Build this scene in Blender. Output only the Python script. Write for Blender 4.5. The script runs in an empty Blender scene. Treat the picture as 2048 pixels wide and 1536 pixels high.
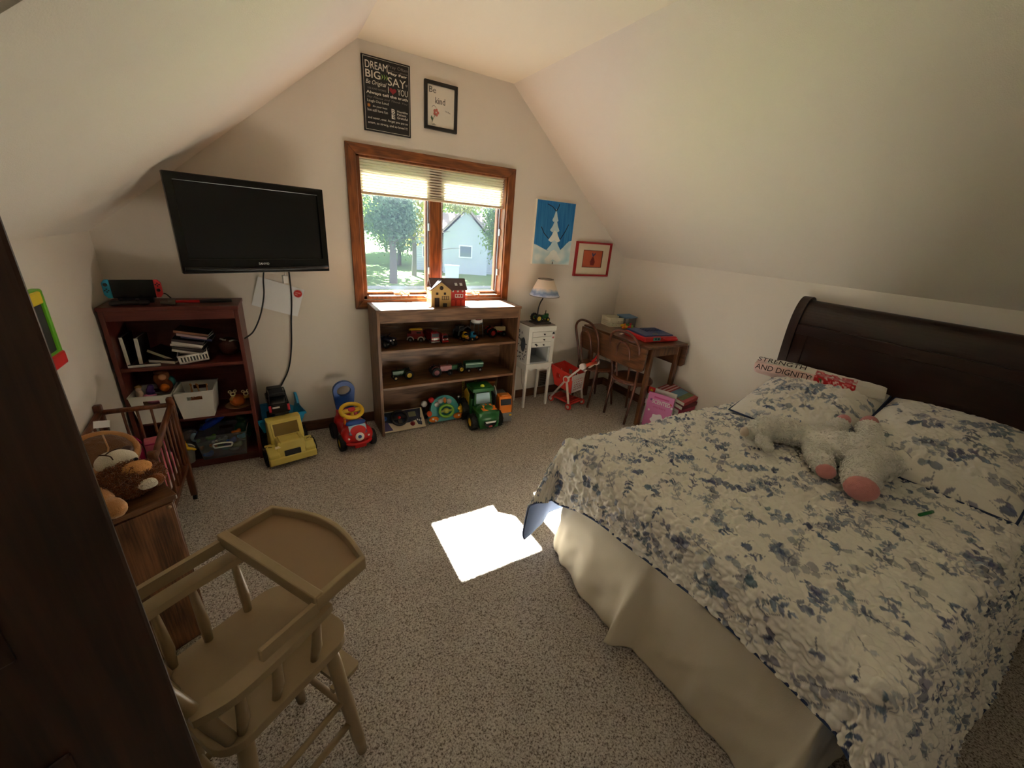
import bpy, math, random
import numpy as np
from mathutils import Vector, Matrix, Euler
from mathutils.geometry import tessellate_polygon
random.seed(7)
SC = bpy.context.scene
COL = SC.collection
PI = math.pi

# ---------------------------------------------------------------- camera
def camera():
    f, yaw, pitch, roll = 787.82, -0.55017, -0.37278, 0.08129
    cd = bpy.data.cameras.new('camera'); cd.sensor_width = 36; cd.lens = f*36/2048
    cd.clip_start = .02; cd.clip_end = 300
    co = bpy.data.objects.new('camera', cd); COL.objects.link(co)
    R = Matrix.Rotation(yaw,4,'Z') @ Matrix.Rotation(PI/2+pitch,4,'X') @ Matrix.Rotation(roll,4,'Z')
    co.matrix_world = Matrix.Translation((-.34447,-2.8553,1.44961)) @ R
    SC.camera = co
camera()
# ---------------------------------------------------------------- sky, sun, added fill light, exposure
def lights():
    w = bpy.data.worlds.new('sky'); SC.world = w; w.use_nodes = True
    nt = w.node_tree; bg = nt.nodes['Background']
    bg.inputs[0].default_value = (.74,.85,1,1); bg.inputs[1].default_value = 2.6
    s = bpy.data.lights.new('sun','SUN'); s.energy = 150; s.angle = math.radians(.6); s.color = (1,.94,.87)
    so = bpy.data.objects.new('sun', s); COL.objects.link(so)
    so.rotation_euler = Vector((0,-.735,-.678)).to_track_quat('-Z','Y').to_euler()
    a = bpy.data.lights.new('fill_light','AREA'); a.energy = 1.6; a.shape='DISK'; a.size = .9; a.color = (1,.92,.82)  # unseen area light behind the camera, added as weak interior fill
    ao = bpy.data.objects.new('fill_light', a); COL.objects.link(ao); ao.location = (-.35,-3.45,2.25)
    ao.rotation_euler = (math.radians(28),0,0)
    SC.view_settings.view_transform = 'Standard'; SC.view_settings.look = 'None'
    SC.view_settings.gamma = 1; SC.view_settings.use_curve_mapping = False
    SC.view_settings.exposure = 1.2
lights()

# ---------------------------------------------------------------- materials
def lin(c):
    return tuple(((x/255)/12.92 if x/255 <= .04045 else ((x/255+.055)/1.055)**2.4) for x in c)+(1,)
MATS = {}
def mat(name, rgb, rough=.5, var=.12, scale=9, bump=0, bscale=180, metal=0, alpha=1, emit=0, spec=.5, trans=0, sheen=0):
    if name in MATS: return MATS[name]
    m = bpy.data.materials.new(name); m.use_nodes = True; nt = m.node_tree; N = nt.nodes; L = nt.links
    b = N['Principled BSDF']; c = lin(rgb)
    b.inputs['Roughness'].default_value = rough; b.inputs['Metallic'].default_value = metal
    b.inputs['Specular IOR Level'].default_value = spec
    tc = N.new('ShaderNodeTexCoord'); nz = N.new('ShaderNodeTexNoise'); nz.inputs['Scale'].default_value = scale
    nz.inputs['Detail'].default_value = 4
    L.new(tc.outputs['Object'], nz.inputs['Vector'])
    mx = N.new('ShaderNodeMix'); mx.data_type = 'RGBA'; L.new(nz.outputs['Fac'], mx.inputs['Factor'])
    mx.inputs['A'].default_value = tuple(x*(1-var) for x in c[:3])+(1,)
    mx.inputs['B'].default_value = tuple(min(1,x*(1+var)) for x in c[:3])+(1,)
    L.new(mx.outputs['Result'], b.inputs['Base Color'])
    if bump:
        n2 = N.new('ShaderNodeTexNoise'); n2.inputs['Scale'].default_value = bscale; n2.inputs['Detail'].default_value = 3
        L.new(tc.outputs['Object'], n2.inputs['Vector'])
        bp = N.new('ShaderNodeBump'); bp.inputs['Strength'].default_value = bump; bp.inputs['Distance'].default_value = .01
        L.new(n2.outputs['Fac'], bp.inputs['Height']); L.new(bp.outputs['Normal'], b.inputs['Normal'])
    if sheen: b.inputs['Sheen Weight'].default_value = sheen; b.inputs['Sheen Roughness'].default_value = .4
    if alpha < 1: b.inputs['Alpha'].default_value = alpha
    if trans: b.inputs['Transmission Weight'].default_value = trans
    if emit:
        b.inputs['Emission Color'].default_value = c; b.inputs['Emission Strength'].default_value = emit
    MATS[name] = m; return m
def wood(name, dark, light, axis='Z', scale=5, rough=.42, stretch=14, contrast=1.0, rings=6):
    """straight and cathedral grain running along axis"""
    if name in MATS: return MATS[name]
    m = bpy.data.materials.new(name); m.use_nodes = True; nt = m.node_tree; N = nt.nodes; L = nt.links
    b = N['Principled BSDF']; b.inputs['Roughness'].default_value = rough
    tc = N.new('ShaderNodeTexCoord'); mp = N.new('ShaderNodeMapping')
    sc = {'X':(1/stretch*3,1,1),'Y':(1,1/stretch*3,1),'Z':(1,1,1/stretch*3)}[axis]
    mp.inputs['Scale'].default_value = tuple(s*scale for s in sc); L.new(tc.outputs['Object'], mp.inputs['Vector'])
    nz = N.new('ShaderNodeTexNoise'); nz.inputs['Scale'].default_value = 1.6; nz.inputs['Detail'].default_value = 2; nz.inputs['Roughness'].default_value = .5
    L.new(mp.outputs['Vector'], nz.inputs['Vector'])
    mm = N.new('ShaderNodeMath'); mm.operation = 'MULTIPLY'; mm.inputs[1].default_value = rings*6.28; L.new(nz.outputs['Fac'], mm.inputs[0])
    sn = N.new('ShaderNodeMath'); sn.operation = 'SINE'; L.new(mm.outputs[0], sn.inputs[0])
    mp2 = N.new('ShaderNodeMapping'); s2 = {'X':(4,90,90),'Y':(90,4,90),'Z':(90,90,4)}[axis]; mp2.inputs['Scale'].default_value = s2
    L.new(tc.outputs['Object'], mp2.inputs['Vector'])
    n2 = N.new('ShaderNodeTexNoise'); n2.inputs['Scale'].default_value = 2.2; n2.inputs['Detail'].default_value = 5
    L.new(mp2.outputs['Vector'], n2.inputs['Vector'])
    ad = N.new('ShaderNodeMath'); ad.operation = 'MULTIPLY_ADD'; ad.inputs[1].default_value = .16; ad.inputs[2].default_value = 0
    L.new(sn.outputs[0], ad.inputs[0])
    a2 = N.new('ShaderNodeMath'); a2.operation = 'ADD'; L.new(ad.outputs[0], a2.inputs[0]); L.new(n2.outputs['Fac'], a2.inputs[1])
    cr = N.new('ShaderNodeValToRGB'); L.new(a2.outputs[0], cr.inputs['Fac'])
    cr.color_ramp.elements[0].position = .5-.28/contrast; cr.color_ramp.elements[1].position = .5+.28/contrast
    cr.color_ramp.elements[0].color = lin(dark); cr.color_ramp.elements[1].color = lin(light)
    L.new(cr.outputs['Color'], b.inputs['Base Color'])
    bp = N.new('ShaderNodeBump'); bp.inputs['Strength'].default_value = .12; bp.inputs['Distance'].default_value = .004
    L.new(a2.outputs[0], bp.inputs['Height']); L.new(bp.outputs['Normal'], b.inputs['Normal'])
    MATS[name] = m; return m
def vmat(name, rough=.85, bump=.25, bscale=500, sheen=.2):
    """printed cloth or card: the colour print sits in the mesh attribute 'print'"""
    if name in MATS: return MATS[name]
    m = bpy.data.materials.new(name); m.use_nodes = True; nt = m.node_tree; N = nt.nodes; L = nt.links
    b = N['Principled BSDF']; b.inputs['Roughness'].default_value = rough; b.inputs['Sheen Weight'].default_value = sheen
    b.inputs['Specular IOR Level'].default_value = .25
    at = N.new('ShaderNodeAttribute'); at.attribute_name = 'print'; L.new(at.outputs['Color'], b.inputs['Base Color'])
    tc = N.new('ShaderNodeTexCoord'); n2 = N.new('ShaderNodeTexNoise'); n2.inputs['Scale'].default_value = bscale
    L.new(tc.outputs['Object'], n2.inputs['Vector'])
    bp = N.new('ShaderNodeBump'); bp.inputs['Strength'].default_value = bump; bp.inputs['Distance'].default_value = .003
    L.new(n2.outputs['Fac'], bp.inputs['Height']); L.new(bp.outputs['Normal'], b.inputs['Normal'])
    MATS[name] = m; return m
def pane(name, tint=(1,1,1), gloss=.08, mixd=0, dcol=(200,205,210), rough=.02):
    """clear sheet: passes light straight through, a little mirror, optional milky share"""
    if name in MATS: return MATS[name]
    m = bpy.data.materials.new(name); m.use_nodes = True; nt = m.node_tree; N = nt.nodes; L = nt.links
    N.remove(N['Principled BSDF']); out = N['Material Output']
    t = N.new('ShaderNodeBsdfTransparent'); t.inputs[0].default_value = tuple(tint)+(1,)
    g = N.new('ShaderNodeBsdfGlossy'); g.inputs['Roughness'].default_value = rough
    mx = N.new('ShaderNodeMixShader')
    fr = N.new('ShaderNodeFresnel'); fr.inputs[0].default_value = 1.4
    mu = N.new('ShaderNodeMath'); mu.operation='MULTIPLY'; mu.inputs[1].default_value = gloss*12; L.new(fr.outputs[0], mu.inputs[0]); mu.use_clamp = True
    L.new(mu.outputs[0], mx.inputs[0]); L.new(t.outputs[0], mx.inputs[1]); L.new(g.outputs[0], mx.inputs[2])
    last = mx
    if mixd:
        d = N.new('ShaderNodeBsdfDiffuse'); d.inputs[0].default_value = lin(dcol)
        m2 = N.new('ShaderNodeMixShader'); m2.inputs[0].default_value = mixd
        L.new(last.outputs[0], m2.inputs[1]); L.new(d.outputs[0], m2.inputs[2]); last = m2
    L.new(last.outputs[0], out.inputs[0]); MATS[name] = m; return m

# ---------------------------------------------------------------- mesh helpers
def tm(loc=(0,0,0), rot=(0,0,0)):
    return Matrix.Translation(loc) @ Euler(rot).to_matrix().to_4x4()
def smooth_path(pts, n=6, closed=False):
    pts = [Vector(p) for p in pts]; out = []; L = len(pts)
    rng = range(L if closed else L-1)
    for i in rng:
        if closed: a,b,c,d = pts[i-1],pts[i],pts[(i+1)%L],pts[(i+2)%L]
        else: a,b,c,d = pts[max(i-1,0)],pts[i],pts[i+1],pts[min(i+2,L-1)]
        for k in range(n):
            t = k/n
            out.append(.5*((2*b)+(c-a)*t+(2*a-5*b+4*c-d)*t*t+(3*b-a-3*c+d)*t**3))
    if not closed: out.append(pts[-1])
    return out
class MB:
    def __init__(s): s.v=[]; s.f=[]; s.sm=[]
    def add(s, V, F, M=None, sm=False):
        o=len(s.v)
        for p in V: s.v.append(tuple(M@Vector(p)) if M is not None else tuple(p))
        flip = M is not None and M.determinant()<0
        for f in F:
            t=tuple(i+o for i in f); s.f.append(t[::-1] if flip else t); s.sm.append(sm)
        return s
    def box(s, c, d, rot=(0,0,0), taper=(1,1), shift=(0,0)):
        x,y,z=[k/2 for k in d]; tx,ty=taper; hx,hy=shift
        V=[(-x,-y,-z),(x,-y,-z),(x,y,-z),(-x,y,-z),(-x*tx+hx,-y*ty+hy,z),(x*tx+hx,-y*ty+hy,z),(x*tx+hx,y*ty+hy,z),(-x*tx+hx,y*ty+hy,z)]
        return s.add(V,[(3,2,1,0),(4,5,6,7),(0,1,5,4),(1,2,6,5),(2,3,7,6),(3,0,4,7)],tm(c,rot))
    def b2(s, x0,x1,y0,y1,z0,z1):
        return s.box(((x0+x1)/2,(y0+y1)/2,(z0+z1)/2),(abs(x1-x0),abs(y1-y0),abs(z1-z0)))
    def tube(s, path, r, n=10, closed=False, cap=True, flat=1.0):
        P=[Vector(p) for p in path]; L=len(P); rr=r if isinstance(r,(list,tuple)) else [r]*L
        if len(rr)!=L: rr=[rr[min(len(rr)-1,int(i*len(rr)/L))] if len(rr)>2 else rr[0]+(rr[-1]-rr[0])*i/(L-1) for i in range(L)]
        T=[]
        for i in range(L):
            a=P[i-1] if (i>0 or closed) else P[i]; b=P[(i+1)%L] if (i<L-1 or closed) else P[i]
            T.append((b-a).normalized() if (b-a).length>1e-9 else Vector((0,0,1)))
        up=Vector((0,0,1)) if abs(T[0].z)<.9 else Vector((1,0,0))
        u=T[0].cross(up).normalized(); V=[]
        for i in range(L):
            u=(u-T[i]*u.dot(T[i])).normalized(); w=T[i].cross(u)
            for k in range(n):
                a=2*PI*k/n; V.append(P[i]+(u*math.cos(a)+w*math.sin(a)*flat)*rr[i])
        F=[]
        for i in range(L if closed else L-1):
            j=(i+1)%L
            for k in range(n):
                F.append((i*n+k,i*n+(k+1)%n,j*n+(k+1)%n,j*n+k))
        s.add(V,F,None,True)
        if cap and not closed:
            o=len(s.v)-L*n
            s.f.append(tuple(o+k for k in reversed(range(n)))); s.sm.append(False)
            s.f.append(tuple(o+(L-1)*n+k for k in range(n))); s.sm.append(False)
        return s
    def cyl(s, p0, p1, r0, r1=None, n=16):
        return s.tube([p0,p1],[r0, r0 if r1 is None else r1],n)
    def lathe(s, prof, c=(0,0,0), rot=(0,0,0), n=24, sm=True, a0=0, a1=2*PI, cap=True):
        """prof: list of (radius, z)"""
        full=abs(a1-a0-2*PI)<1e-6; m=n if full else n+1; V=[]
        for r,z in prof:
            for k in range(m):
                a=a0+(a1-a0)*k/n; V.append((r*math.cos(a),r*math.sin(a),z))
        F=[]
        for i in range(len(prof)-1):
            for k in range(n):
                k2=(k+1)%m; F.append((i*m+k,i*m+k2,(i+1)*m+k2,(i+1)*m+k))
        s.add(V,F,tm(c,rot),sm)
        o=len(s.v)-len(V)
        if not cap or prof[0]==prof[-1]: return s
        if full and prof[0][0]>1e-6: s.f.append(tuple(o+k for k in reversed(range(m)))); s.sm.append(False)
        if full and prof[-1][0]>1e-6: s.f.append(tuple(o+(len(prof)-1)*m+k for k in range(m))); s.sm.append(False)
        return s
    def ell(s, c, r, rot=(0,0,0), n=16, m=10, pw=1.0):
        V=[];F=[]
        sg=lambda x:(abs(x)**pw)*(1 if x>=0 else -1)
        for i in range(m+1):
            a=-PI/2+PI*i/m
            for k in range(n):
                b=2*PI*k/n; V.append((r[0]*sg(math.cos(a))*sg(math.cos(b)),r[1]*sg(math.cos(a))*sg(math.sin(b)),r[2]*sg(math.sin(a))))
        for i in range(m):
            for k in range(n): F.append((i*n+k,i*n+(k+1)%n,(i+1)*n+(k+1)%n,(i+1)*n+k))
        return s.add(V,F,tm(c,rot),True)
    def prism(s, loops, h0, h1, M=None, sm=False):
        """2-D outline (+ holes) in XY extruded from z=h0 to z=h1"""
        if not isinstance(loops[0][0],(list,tuple)): loops=[loops]
        L3=[[Vector((p[0],p[1],0)) for p in lp] for lp in loops]
        tris=tessellate_polygon(L3); flat=[p for lp in loops for p in lp]; n=len(flat)
        area=sum(L3[0][i].x*L3[0][(i+1)%len(L3[0])].y-L3[0][(i+1)%len(L3[0])].x*L3[0][i].y for i in range(len(L3[0])))
        V=[(p[0],p[1],h0) for p in flat]+[(p[0],p[1],h1) for p in flat]; F=[]
        for t in tris:
            a,b,c=[Vector(flat[i]+(0,)) if len(flat[i])==2 else Vector(flat[i]) for i in t]
            up=(b-a).cross(c-a).z>0; t=tuple(t)
            F.append(tuple(i+n for i in (t if up else t[::-1]))); F.append(t[::-1] if up else t)
        base=0
        for li,lp in enumerate(loops):
            k=len(lp); A=sum(lp[i][0]*lp[(i+1)%k][1]-lp[(i+1)%k][0]*lp[i][1] for i in range(k))
            ccw=(A>0)==(li==0)
            for i in range(k):
                a,b=base+i,base+(i+1)%k
                F.append((a,b,b+n,a+n) if ccw else (b,a,a+n,b+n))
            base+=k
        return s.add(V,F,M,sm)
    def grid(s, fn, nu, nv, sm=True, wrap=False):
        V=[fn(i/nu,j/nv) for j in range(nv+1) for i in range(nu+1)]
        F=[(j*(nu+1)+i,j*(nu+1)+i+1,(j+1)*(nu+1)+i+1,(j+1)*(nu+1)+i) for j in range(nv) for i in range(nu)]
        return s.add(V,F,None,sm)
    def xf(s, M, start=0):
        s.v=[tuple(M@Vector(p)) if i>=start else p for i,p in enumerate(s.v)]; return s
    def mesh(s, name, m):
        me=bpy.data.meshes.new(name); me.from_pydata(s.v,[],s.f); me.materials.append(m)
        me.polygons.foreach_set('use_smooth',s.sm); me.update(); return me
def P(name, mb, m, parent=None, label=None, bev=0, sub=0, seg=2, allsmooth=False):
    """one mesh object; a part when it has a parent"""
    me = mb.mesh(name, m); o = bpy.data.objects.new(name, me); COL.objects.link(o)
    if parent is not None: o.parent = parent
    if label: o['label'] = label
    if bev:
        b = o.modifiers.new('edge','BEVEL'); b.width = bev; b.segments = seg; b.limit_method='ANGLE'; b.angle_limit = math.radians(35)
    if sub:
        q = o.modifiers.new('sub','SUBSURF'); q.levels = sub; q.render_levels = sub
    if allsmooth or sub: me.polygons.foreach_set('use_smooth',[True]*len(me.polygons))
    return o
def T(name, label, cat, loc=(0,0,0), rz=0, group=None, rot=None):
    o = bpy.data.objects.new(name, None); COL.objects.link(o); o.empty_display_size = .02
    o.location = loc; o.rotation_euler = rot if rot else (0,0,rz)
    o['label'] = label; o['category'] = cat
    if group: o['group'] = group
    return o
def tag(o, label, cat, group=None):
    o['label'] = label; o['category'] = cat
    if group: o['group'] = group
    return o
def S(name, mb, m, parent=None, **k):
    o = P(name, mb, m, parent, **k)
    if parent is None: o['kind'] = 'structure'
    return o
def soft(name, mb, m, parent=None, voxel=.006, smooth=8, fuzz=0, fscale=.012, label=None):
    """one continuous plush or moulded body grown from overlapping lumps"""
    o = P(name, mb, m, parent, label)
    r = o.modifiers.new('skin','REMESH'); r.mode='VOXEL'; r.voxel_size = voxel; r.use_smooth_shade = True
    q = o.modifiers.new('soft','SMOOTH'); q.factor = .5; q.iterations = smooth
    if fuzz:
        t = bpy.data.textures.new(name+'_fuzz','CLOUDS'); t.noise_scale = fscale; t.noise_depth = 2
        d = o.modifiers.new('fuzz','DISPLACE'); d.texture = t; d.strength = fuzz; d.mid_level = .5; d.texture_coords='LOCAL'
    return o
def txt(name, s, m, parent, loc, width=None, height=None, rot=(PI/2,0,0), bold=0, shear=0, thick=.0006, align='LEFT'):
    cu = bpy.data.curves.new(name,'FONT'); cu.body = s; cu.extrude = .01; cu.offset = bold; cu.shear = shear; cu.resolution_u = 3
    ob = bpy.data.objects.new(name+'_src', cu); COL.objects.link(ob)
    dg = bpy.context.evaluated_depsgraph_get(); me = bpy.data.meshes.new_from_object(ob.evaluated_get(dg))
    bpy.data.objects.remove(ob); bpy.data.curves.remove(cu)
    n = len(me.vertices); a = np.empty(n*3); me.vertices.foreach_get('co',a); a = a.reshape(-1,3)
    lo,hi = a.min(0),a.max(0); a -= lo; d = hi-lo
    sy = height/d[1] if height else width/d[0]; sx = width/d[0] if width else sy
    a[:,0] *= sx; a[:,1] *= sy; a[:,2] *= thick/d[2]
    if align=='CENTER': a[:,0] -= a[:,0].max()/2
    me.vertices.foreach_set('co',a.ravel()); me.materials.clear(); me.materials.append(m); me.update()
    o = bpy.data.objects.new(name, me); COL.objects.link(o); o.parent = parent; o.location = loc; o.rotation_euler = rot
    return o
def copy_tree(o, parent=None):
    c = o.copy(); COL.objects.link(c)
    if parent is not None: c.parent = parent
    for ch in list(o.children): copy_tree(ch, c)
    return c
def fur(body, m, n, length, width, seed=1, lay=.6, flow=(0,0,0)):
    """clumped pile grown from the finished surface of a plush body"""
    bpy.context.view_layer.update(); dg = bpy.context.evaluated_depsgraph_get(); ev = body.evaluated_get(dg); me = ev.to_mesh()
    k = len(me.vertices); co = np.empty(k*3); no = np.empty(k*3); me.vertices.foreach_get('co',co); me.vertices.foreach_get('normal',no); ev.to_mesh_clear()
    co = co.reshape(-1,3); no = no.reshape(-1,3); rs = np.random.RandomState(seed); i = rs.randint(0,k,n)
    p = co[i]; nn = no[i]; t = rs.randn(n,3)*.7+np.array(flow); t -= nn*(t*nn).sum(1)[:,None]; t /= np.linalg.norm(t,axis=1)[:,None]+1e-9
    b = np.cross(nn,t); L = length*(.6+.8*rs.rand(n))[:,None]; W = width*(.6+.8*rs.rand(n))[:,None]
    d = nn*(1-lay)+t*lay; base = p-nn*.002; mid = base+d*L*.55+nn*L*.18; tip = base+d*L
    V = np.stack([base-b*W,base+b*W,base+nn*W*1.1,mid-b*W*.8,mid+b*W*.8,mid+nn*W*.9,tip],1).reshape(-1,3)
    F = []
    for j in range(n):
        o = j*7
        for x,y in ((0,1),(1,2),(2,0)): F.append((o+x,o+y,o+3+y,o+3+x)); F.append((o+3+x,o+3+y,o+6))
    mb = MB(); mb.v = [tuple(v) for v in V]; mb.f = F; mb.sm = [True]*len(F)
    f = P('pile',mb,m,body.parent); f['kind'] = 'stuff'; return f
# numpy gradient noise for cloth and ground
_rs = np.random.RandomState(3); _G = _rs.rand(256,256)*2*np.pi
def gnoise(x, y, seed=0):
    x = np.asarray(x)+seed*17.3; y = np.asarray(y)+seed*9.7
    xi = np.floor(x).astype(int); yi = np.floor(y).astype(int); xf = x-xi; yf = y-yi
    def g(a,b):
        t = _G[(xi+a)&255,(yi+b)&255]; return np.cos(t)*(xf-a)+np.sin(t)*(yf-b)
    u = xf*xf*xf*(xf*(xf*6-15)+10); v = yf*yf*yf*(yf*(yf*6-15)+10)
    return (g(0,0)*(1-u)+g(1,0)*u)*(1-v)+(g(0,1)*(1-u)+g(1,1)*u)*v
def cloth(name, X, Y, Z, m, parent=None, colour=None, label=None):
    """dense sheet from three (rows, cols) arrays; colour (rows, cols, 3) is its print"""
    r,c = X.shape; me = bpy.data.meshes.new(name)
    co = np.stack([X,Y,Z],-1).reshape(-1,3); idx = np.arange(r*c).reshape(r,c)
    q = np.stack([idx[:-1,:-1],idx[:-1,1:],idx[1:,1:],idx[1:,:-1]],-1).reshape(-1,4); nf = len(q)
    me.vertices.add(r*c); me.vertices.foreach_set('co',co.ravel())
    me.loops.add(nf*4); me.loops.foreach_set('vertex_index',q.ravel())
    me.polygons.add(nf); me.polygons.foreach_set('loop_start',np.arange(nf)*4); me.polygons.foreach_set('loop_total',np.full(nf,4))
    me.polygons.foreach_set('use_smooth',np.ones(nf,bool))
    me.update(calc_edges=True); me.validate(); me.materials.append(m)
    if colour is not None:
        at = me.color_attributes.new('print','FLOAT_COLOR','POINT'); cc = np.ones((r*c,4),np.float32); cc[:,:3] = colour.reshape(-1,3)
        at.data.foreach_set('color',cc.ravel())
    o = bpy.data.objects.new(name, me); COL.objects.link(o)
    if parent is not None: o.parent = parent
    if label: o['label'] = label
    return o
# ================================================================ THE SETTING
XL,XR,XCL,XCR,ZK,ZC = -1.116,2.528,.211,1.225,1.2825,2.376
YB = -1.87          # where the left slope stops at the dormer
YF = -3.65
m_wall = mat('wall_paint',(228,218,205),.9,.03,2.5,.10,320)
m_slope = mat('slope_paint',(228,218,205),.9,.03,2.0,.16,260)
m_ceil = mat('ceiling_paint',(236,226,204),.9,.02,2.0,.14,260)
m_oak = wood('oak_trim',(92,48,20),(150,88,42),'Z',6,.4,12)
m_oakx = wood('oak_trim_x',(92,48,20),(150,88,42),'X',6,.4,12)
m_base = wood('baseboard_wood',(70,42,26),(112,72,46),'X',6,.45,12)
m_basey = wood('baseboard_wood_y',(70,42,26),(112,72,46),'Y',6,.45,12)

def carpet_material():
    m = bpy.data.materials.new('carpet'); m.use_nodes = True; nt = m.node_tree; N = nt.nodes; L = nt.links
    b = N['Principled BSDF']; b.inputs['Roughness'].default_value = 1; b.inputs['Specular IOR Level'].default_value = .1
    tc = N.new('ShaderNodeTexCoord')
    n1 = N.new('ShaderNodeTexNoise'); n1.inputs['Scale'].default_value = 170; n1.inputs['Detail'].default_value = 3; n1.inputs['Roughness'].default_value = .65
    n2 = N.new('ShaderNodeTexNoise'); n2.inputs['Scale'].default_value = 3; n2.inputs['Detail'].default_value = 3
    for n in (n1,n2): L.new(tc.outputs['Object'], n.inputs['Vector'])
    cr = N.new('ShaderNodeValToRGB'); L.new(n1.outputs['Fac'], cr.inputs['Fac']); e = cr.color_ramp.elements
    e[0].position = .36; e[0].color = lin((120,104,90)); e[1].position = .62; e[1].color = lin((242,232,220))
    x = e.new(.47); x.color = lin((208,194,178))
    mx = N.new('ShaderNodeMix'); mx.data_type='RGBA'; mx.blend_type='MULTIPLY'; mx.inputs['Factor'].default_value = .35
    L.new(cr.outputs['Color'], mx.inputs['A']); L.new(n2.outputs['Fac'], mx.inputs['B']); 
    c2 = N.new('ShaderNodeValToRGB'); L.new(n2.outputs['Fac'], c2.inputs['Fac']); c2.color_ramp.elements[0].position=.3; c2.color_ramp.elements[1].position=.7
    c2.color_ramp.elements[0].color=(.7,.7,.7,1); L.new(c2.outputs['Color'], mx.inputs['B'])
    L.new(mx.outputs['Result'], b.inputs['Base Color'])
    bp = N.new('ShaderNodeBump'); bp.inputs['Strength'].default_value = .9; bp.inputs['Distance'].default_value = .012
    L.new(n1.outputs['Fac'], bp.inputs['Height']); L.new(bp.outputs['Normal'], b.inputs['Normal'])
    return m
m_carpet = carpet_material()
def carpet():
    nx,ny = 460,430
    xs = np.linspace(XL-.02,XR+.02,nx); ys = np.linspace(YF,.02,ny); X,Y = np.meshgrid(xs,ys)
    Z = .004*gnoise(X*70,Y*70,1)+.003*gnoise(X*9,Y*9,2)
    o = cloth('floor',X,Y,Z-.002,m_carpet); o['kind'] = 'structure'
    S('floor_slab',MB().b2(XL-.1,XR+.1,YF-.1,.17,-.15,-.02),m_wall)
carpet()
WX0,WX1,WZ0,WZ1 = .165,1.240,.928,1.812     # window opening
def fy(M=None):  # XY outline -> XZ plane, extruding towards -y
    return Matrix(((1,0,0,0),(0,0,1,0),(0,1,0,0),(0,0,0,1)))
gable = [(XL,0),(XR,0),(XR,ZK),(XCR,ZC),(XCL,ZC),(XL,ZK)]
S('wall_back',MB().prism([gable,[(WX0,WZ0),(WX0,WZ1),(WX1,WZ1),(WX1,WZ0)]],0,.125,fy()),m_wall)
S('wall_left',MB().b2(XL-.1,XL,YB,.125,-.02,ZK).b2(XL-.1,XL,YF,YB,-.02,ZC),m_wall)
S('wall_right',MB().b2(XR,XR+.1,YF,.125,-.02,ZK),m_wall)
S('wall_front',MB().prism([(XL,0),(XR,0),(XR,ZK),(XCR,ZC),(XL,ZC)],YF-.1,YF,fy()),m_wall)
def slab(x0,z0,x1,z1,y0,y1,t=.08):
    d = Vector((x1-x0,z1-z0)).normalized(); n = Vector((-d.y,d.x))
    if n.y<0: n=-n
    return MB().prism([(x0,z0),(x1,z1),(x1+n.x*t,z1+n.y*t),(x0+n.x*t,z0+n.y*t)],y0,y1,fy())
S('ceiling_slope_left',slab(XL,ZK,XCL,ZC,YB,.125),m_slope)
S('ceiling_slope_right',slab(XR,ZK,XCR,ZC,YF,.125),m_slope)
S('ceiling',MB().b2(XCL-.02,XCR+.02,YF,.125,ZC,ZC+.1).b2(XL-.1,XCL,YF,YB,ZC,ZC+.1),m_ceil)
S('wall_dormer',MB().prism([(XL,ZK+.012),(XCL-.012,ZC),(XL,ZC)],YB-.002,YB+.05,fy()),m_wall)
S('baseboard_back',MB().b2(XL,XR,-.014,0,0,.075),m_base,bev=.003)
S('baseboard_left',MB().b2(XL,XL+.014,YF,-.014,0,.075),m_basey,bev=.003)
S('baseboard_right',MB().b2(XR-.014,XR,YF,-.014,0,.075),m_basey,bev=.003)

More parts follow.
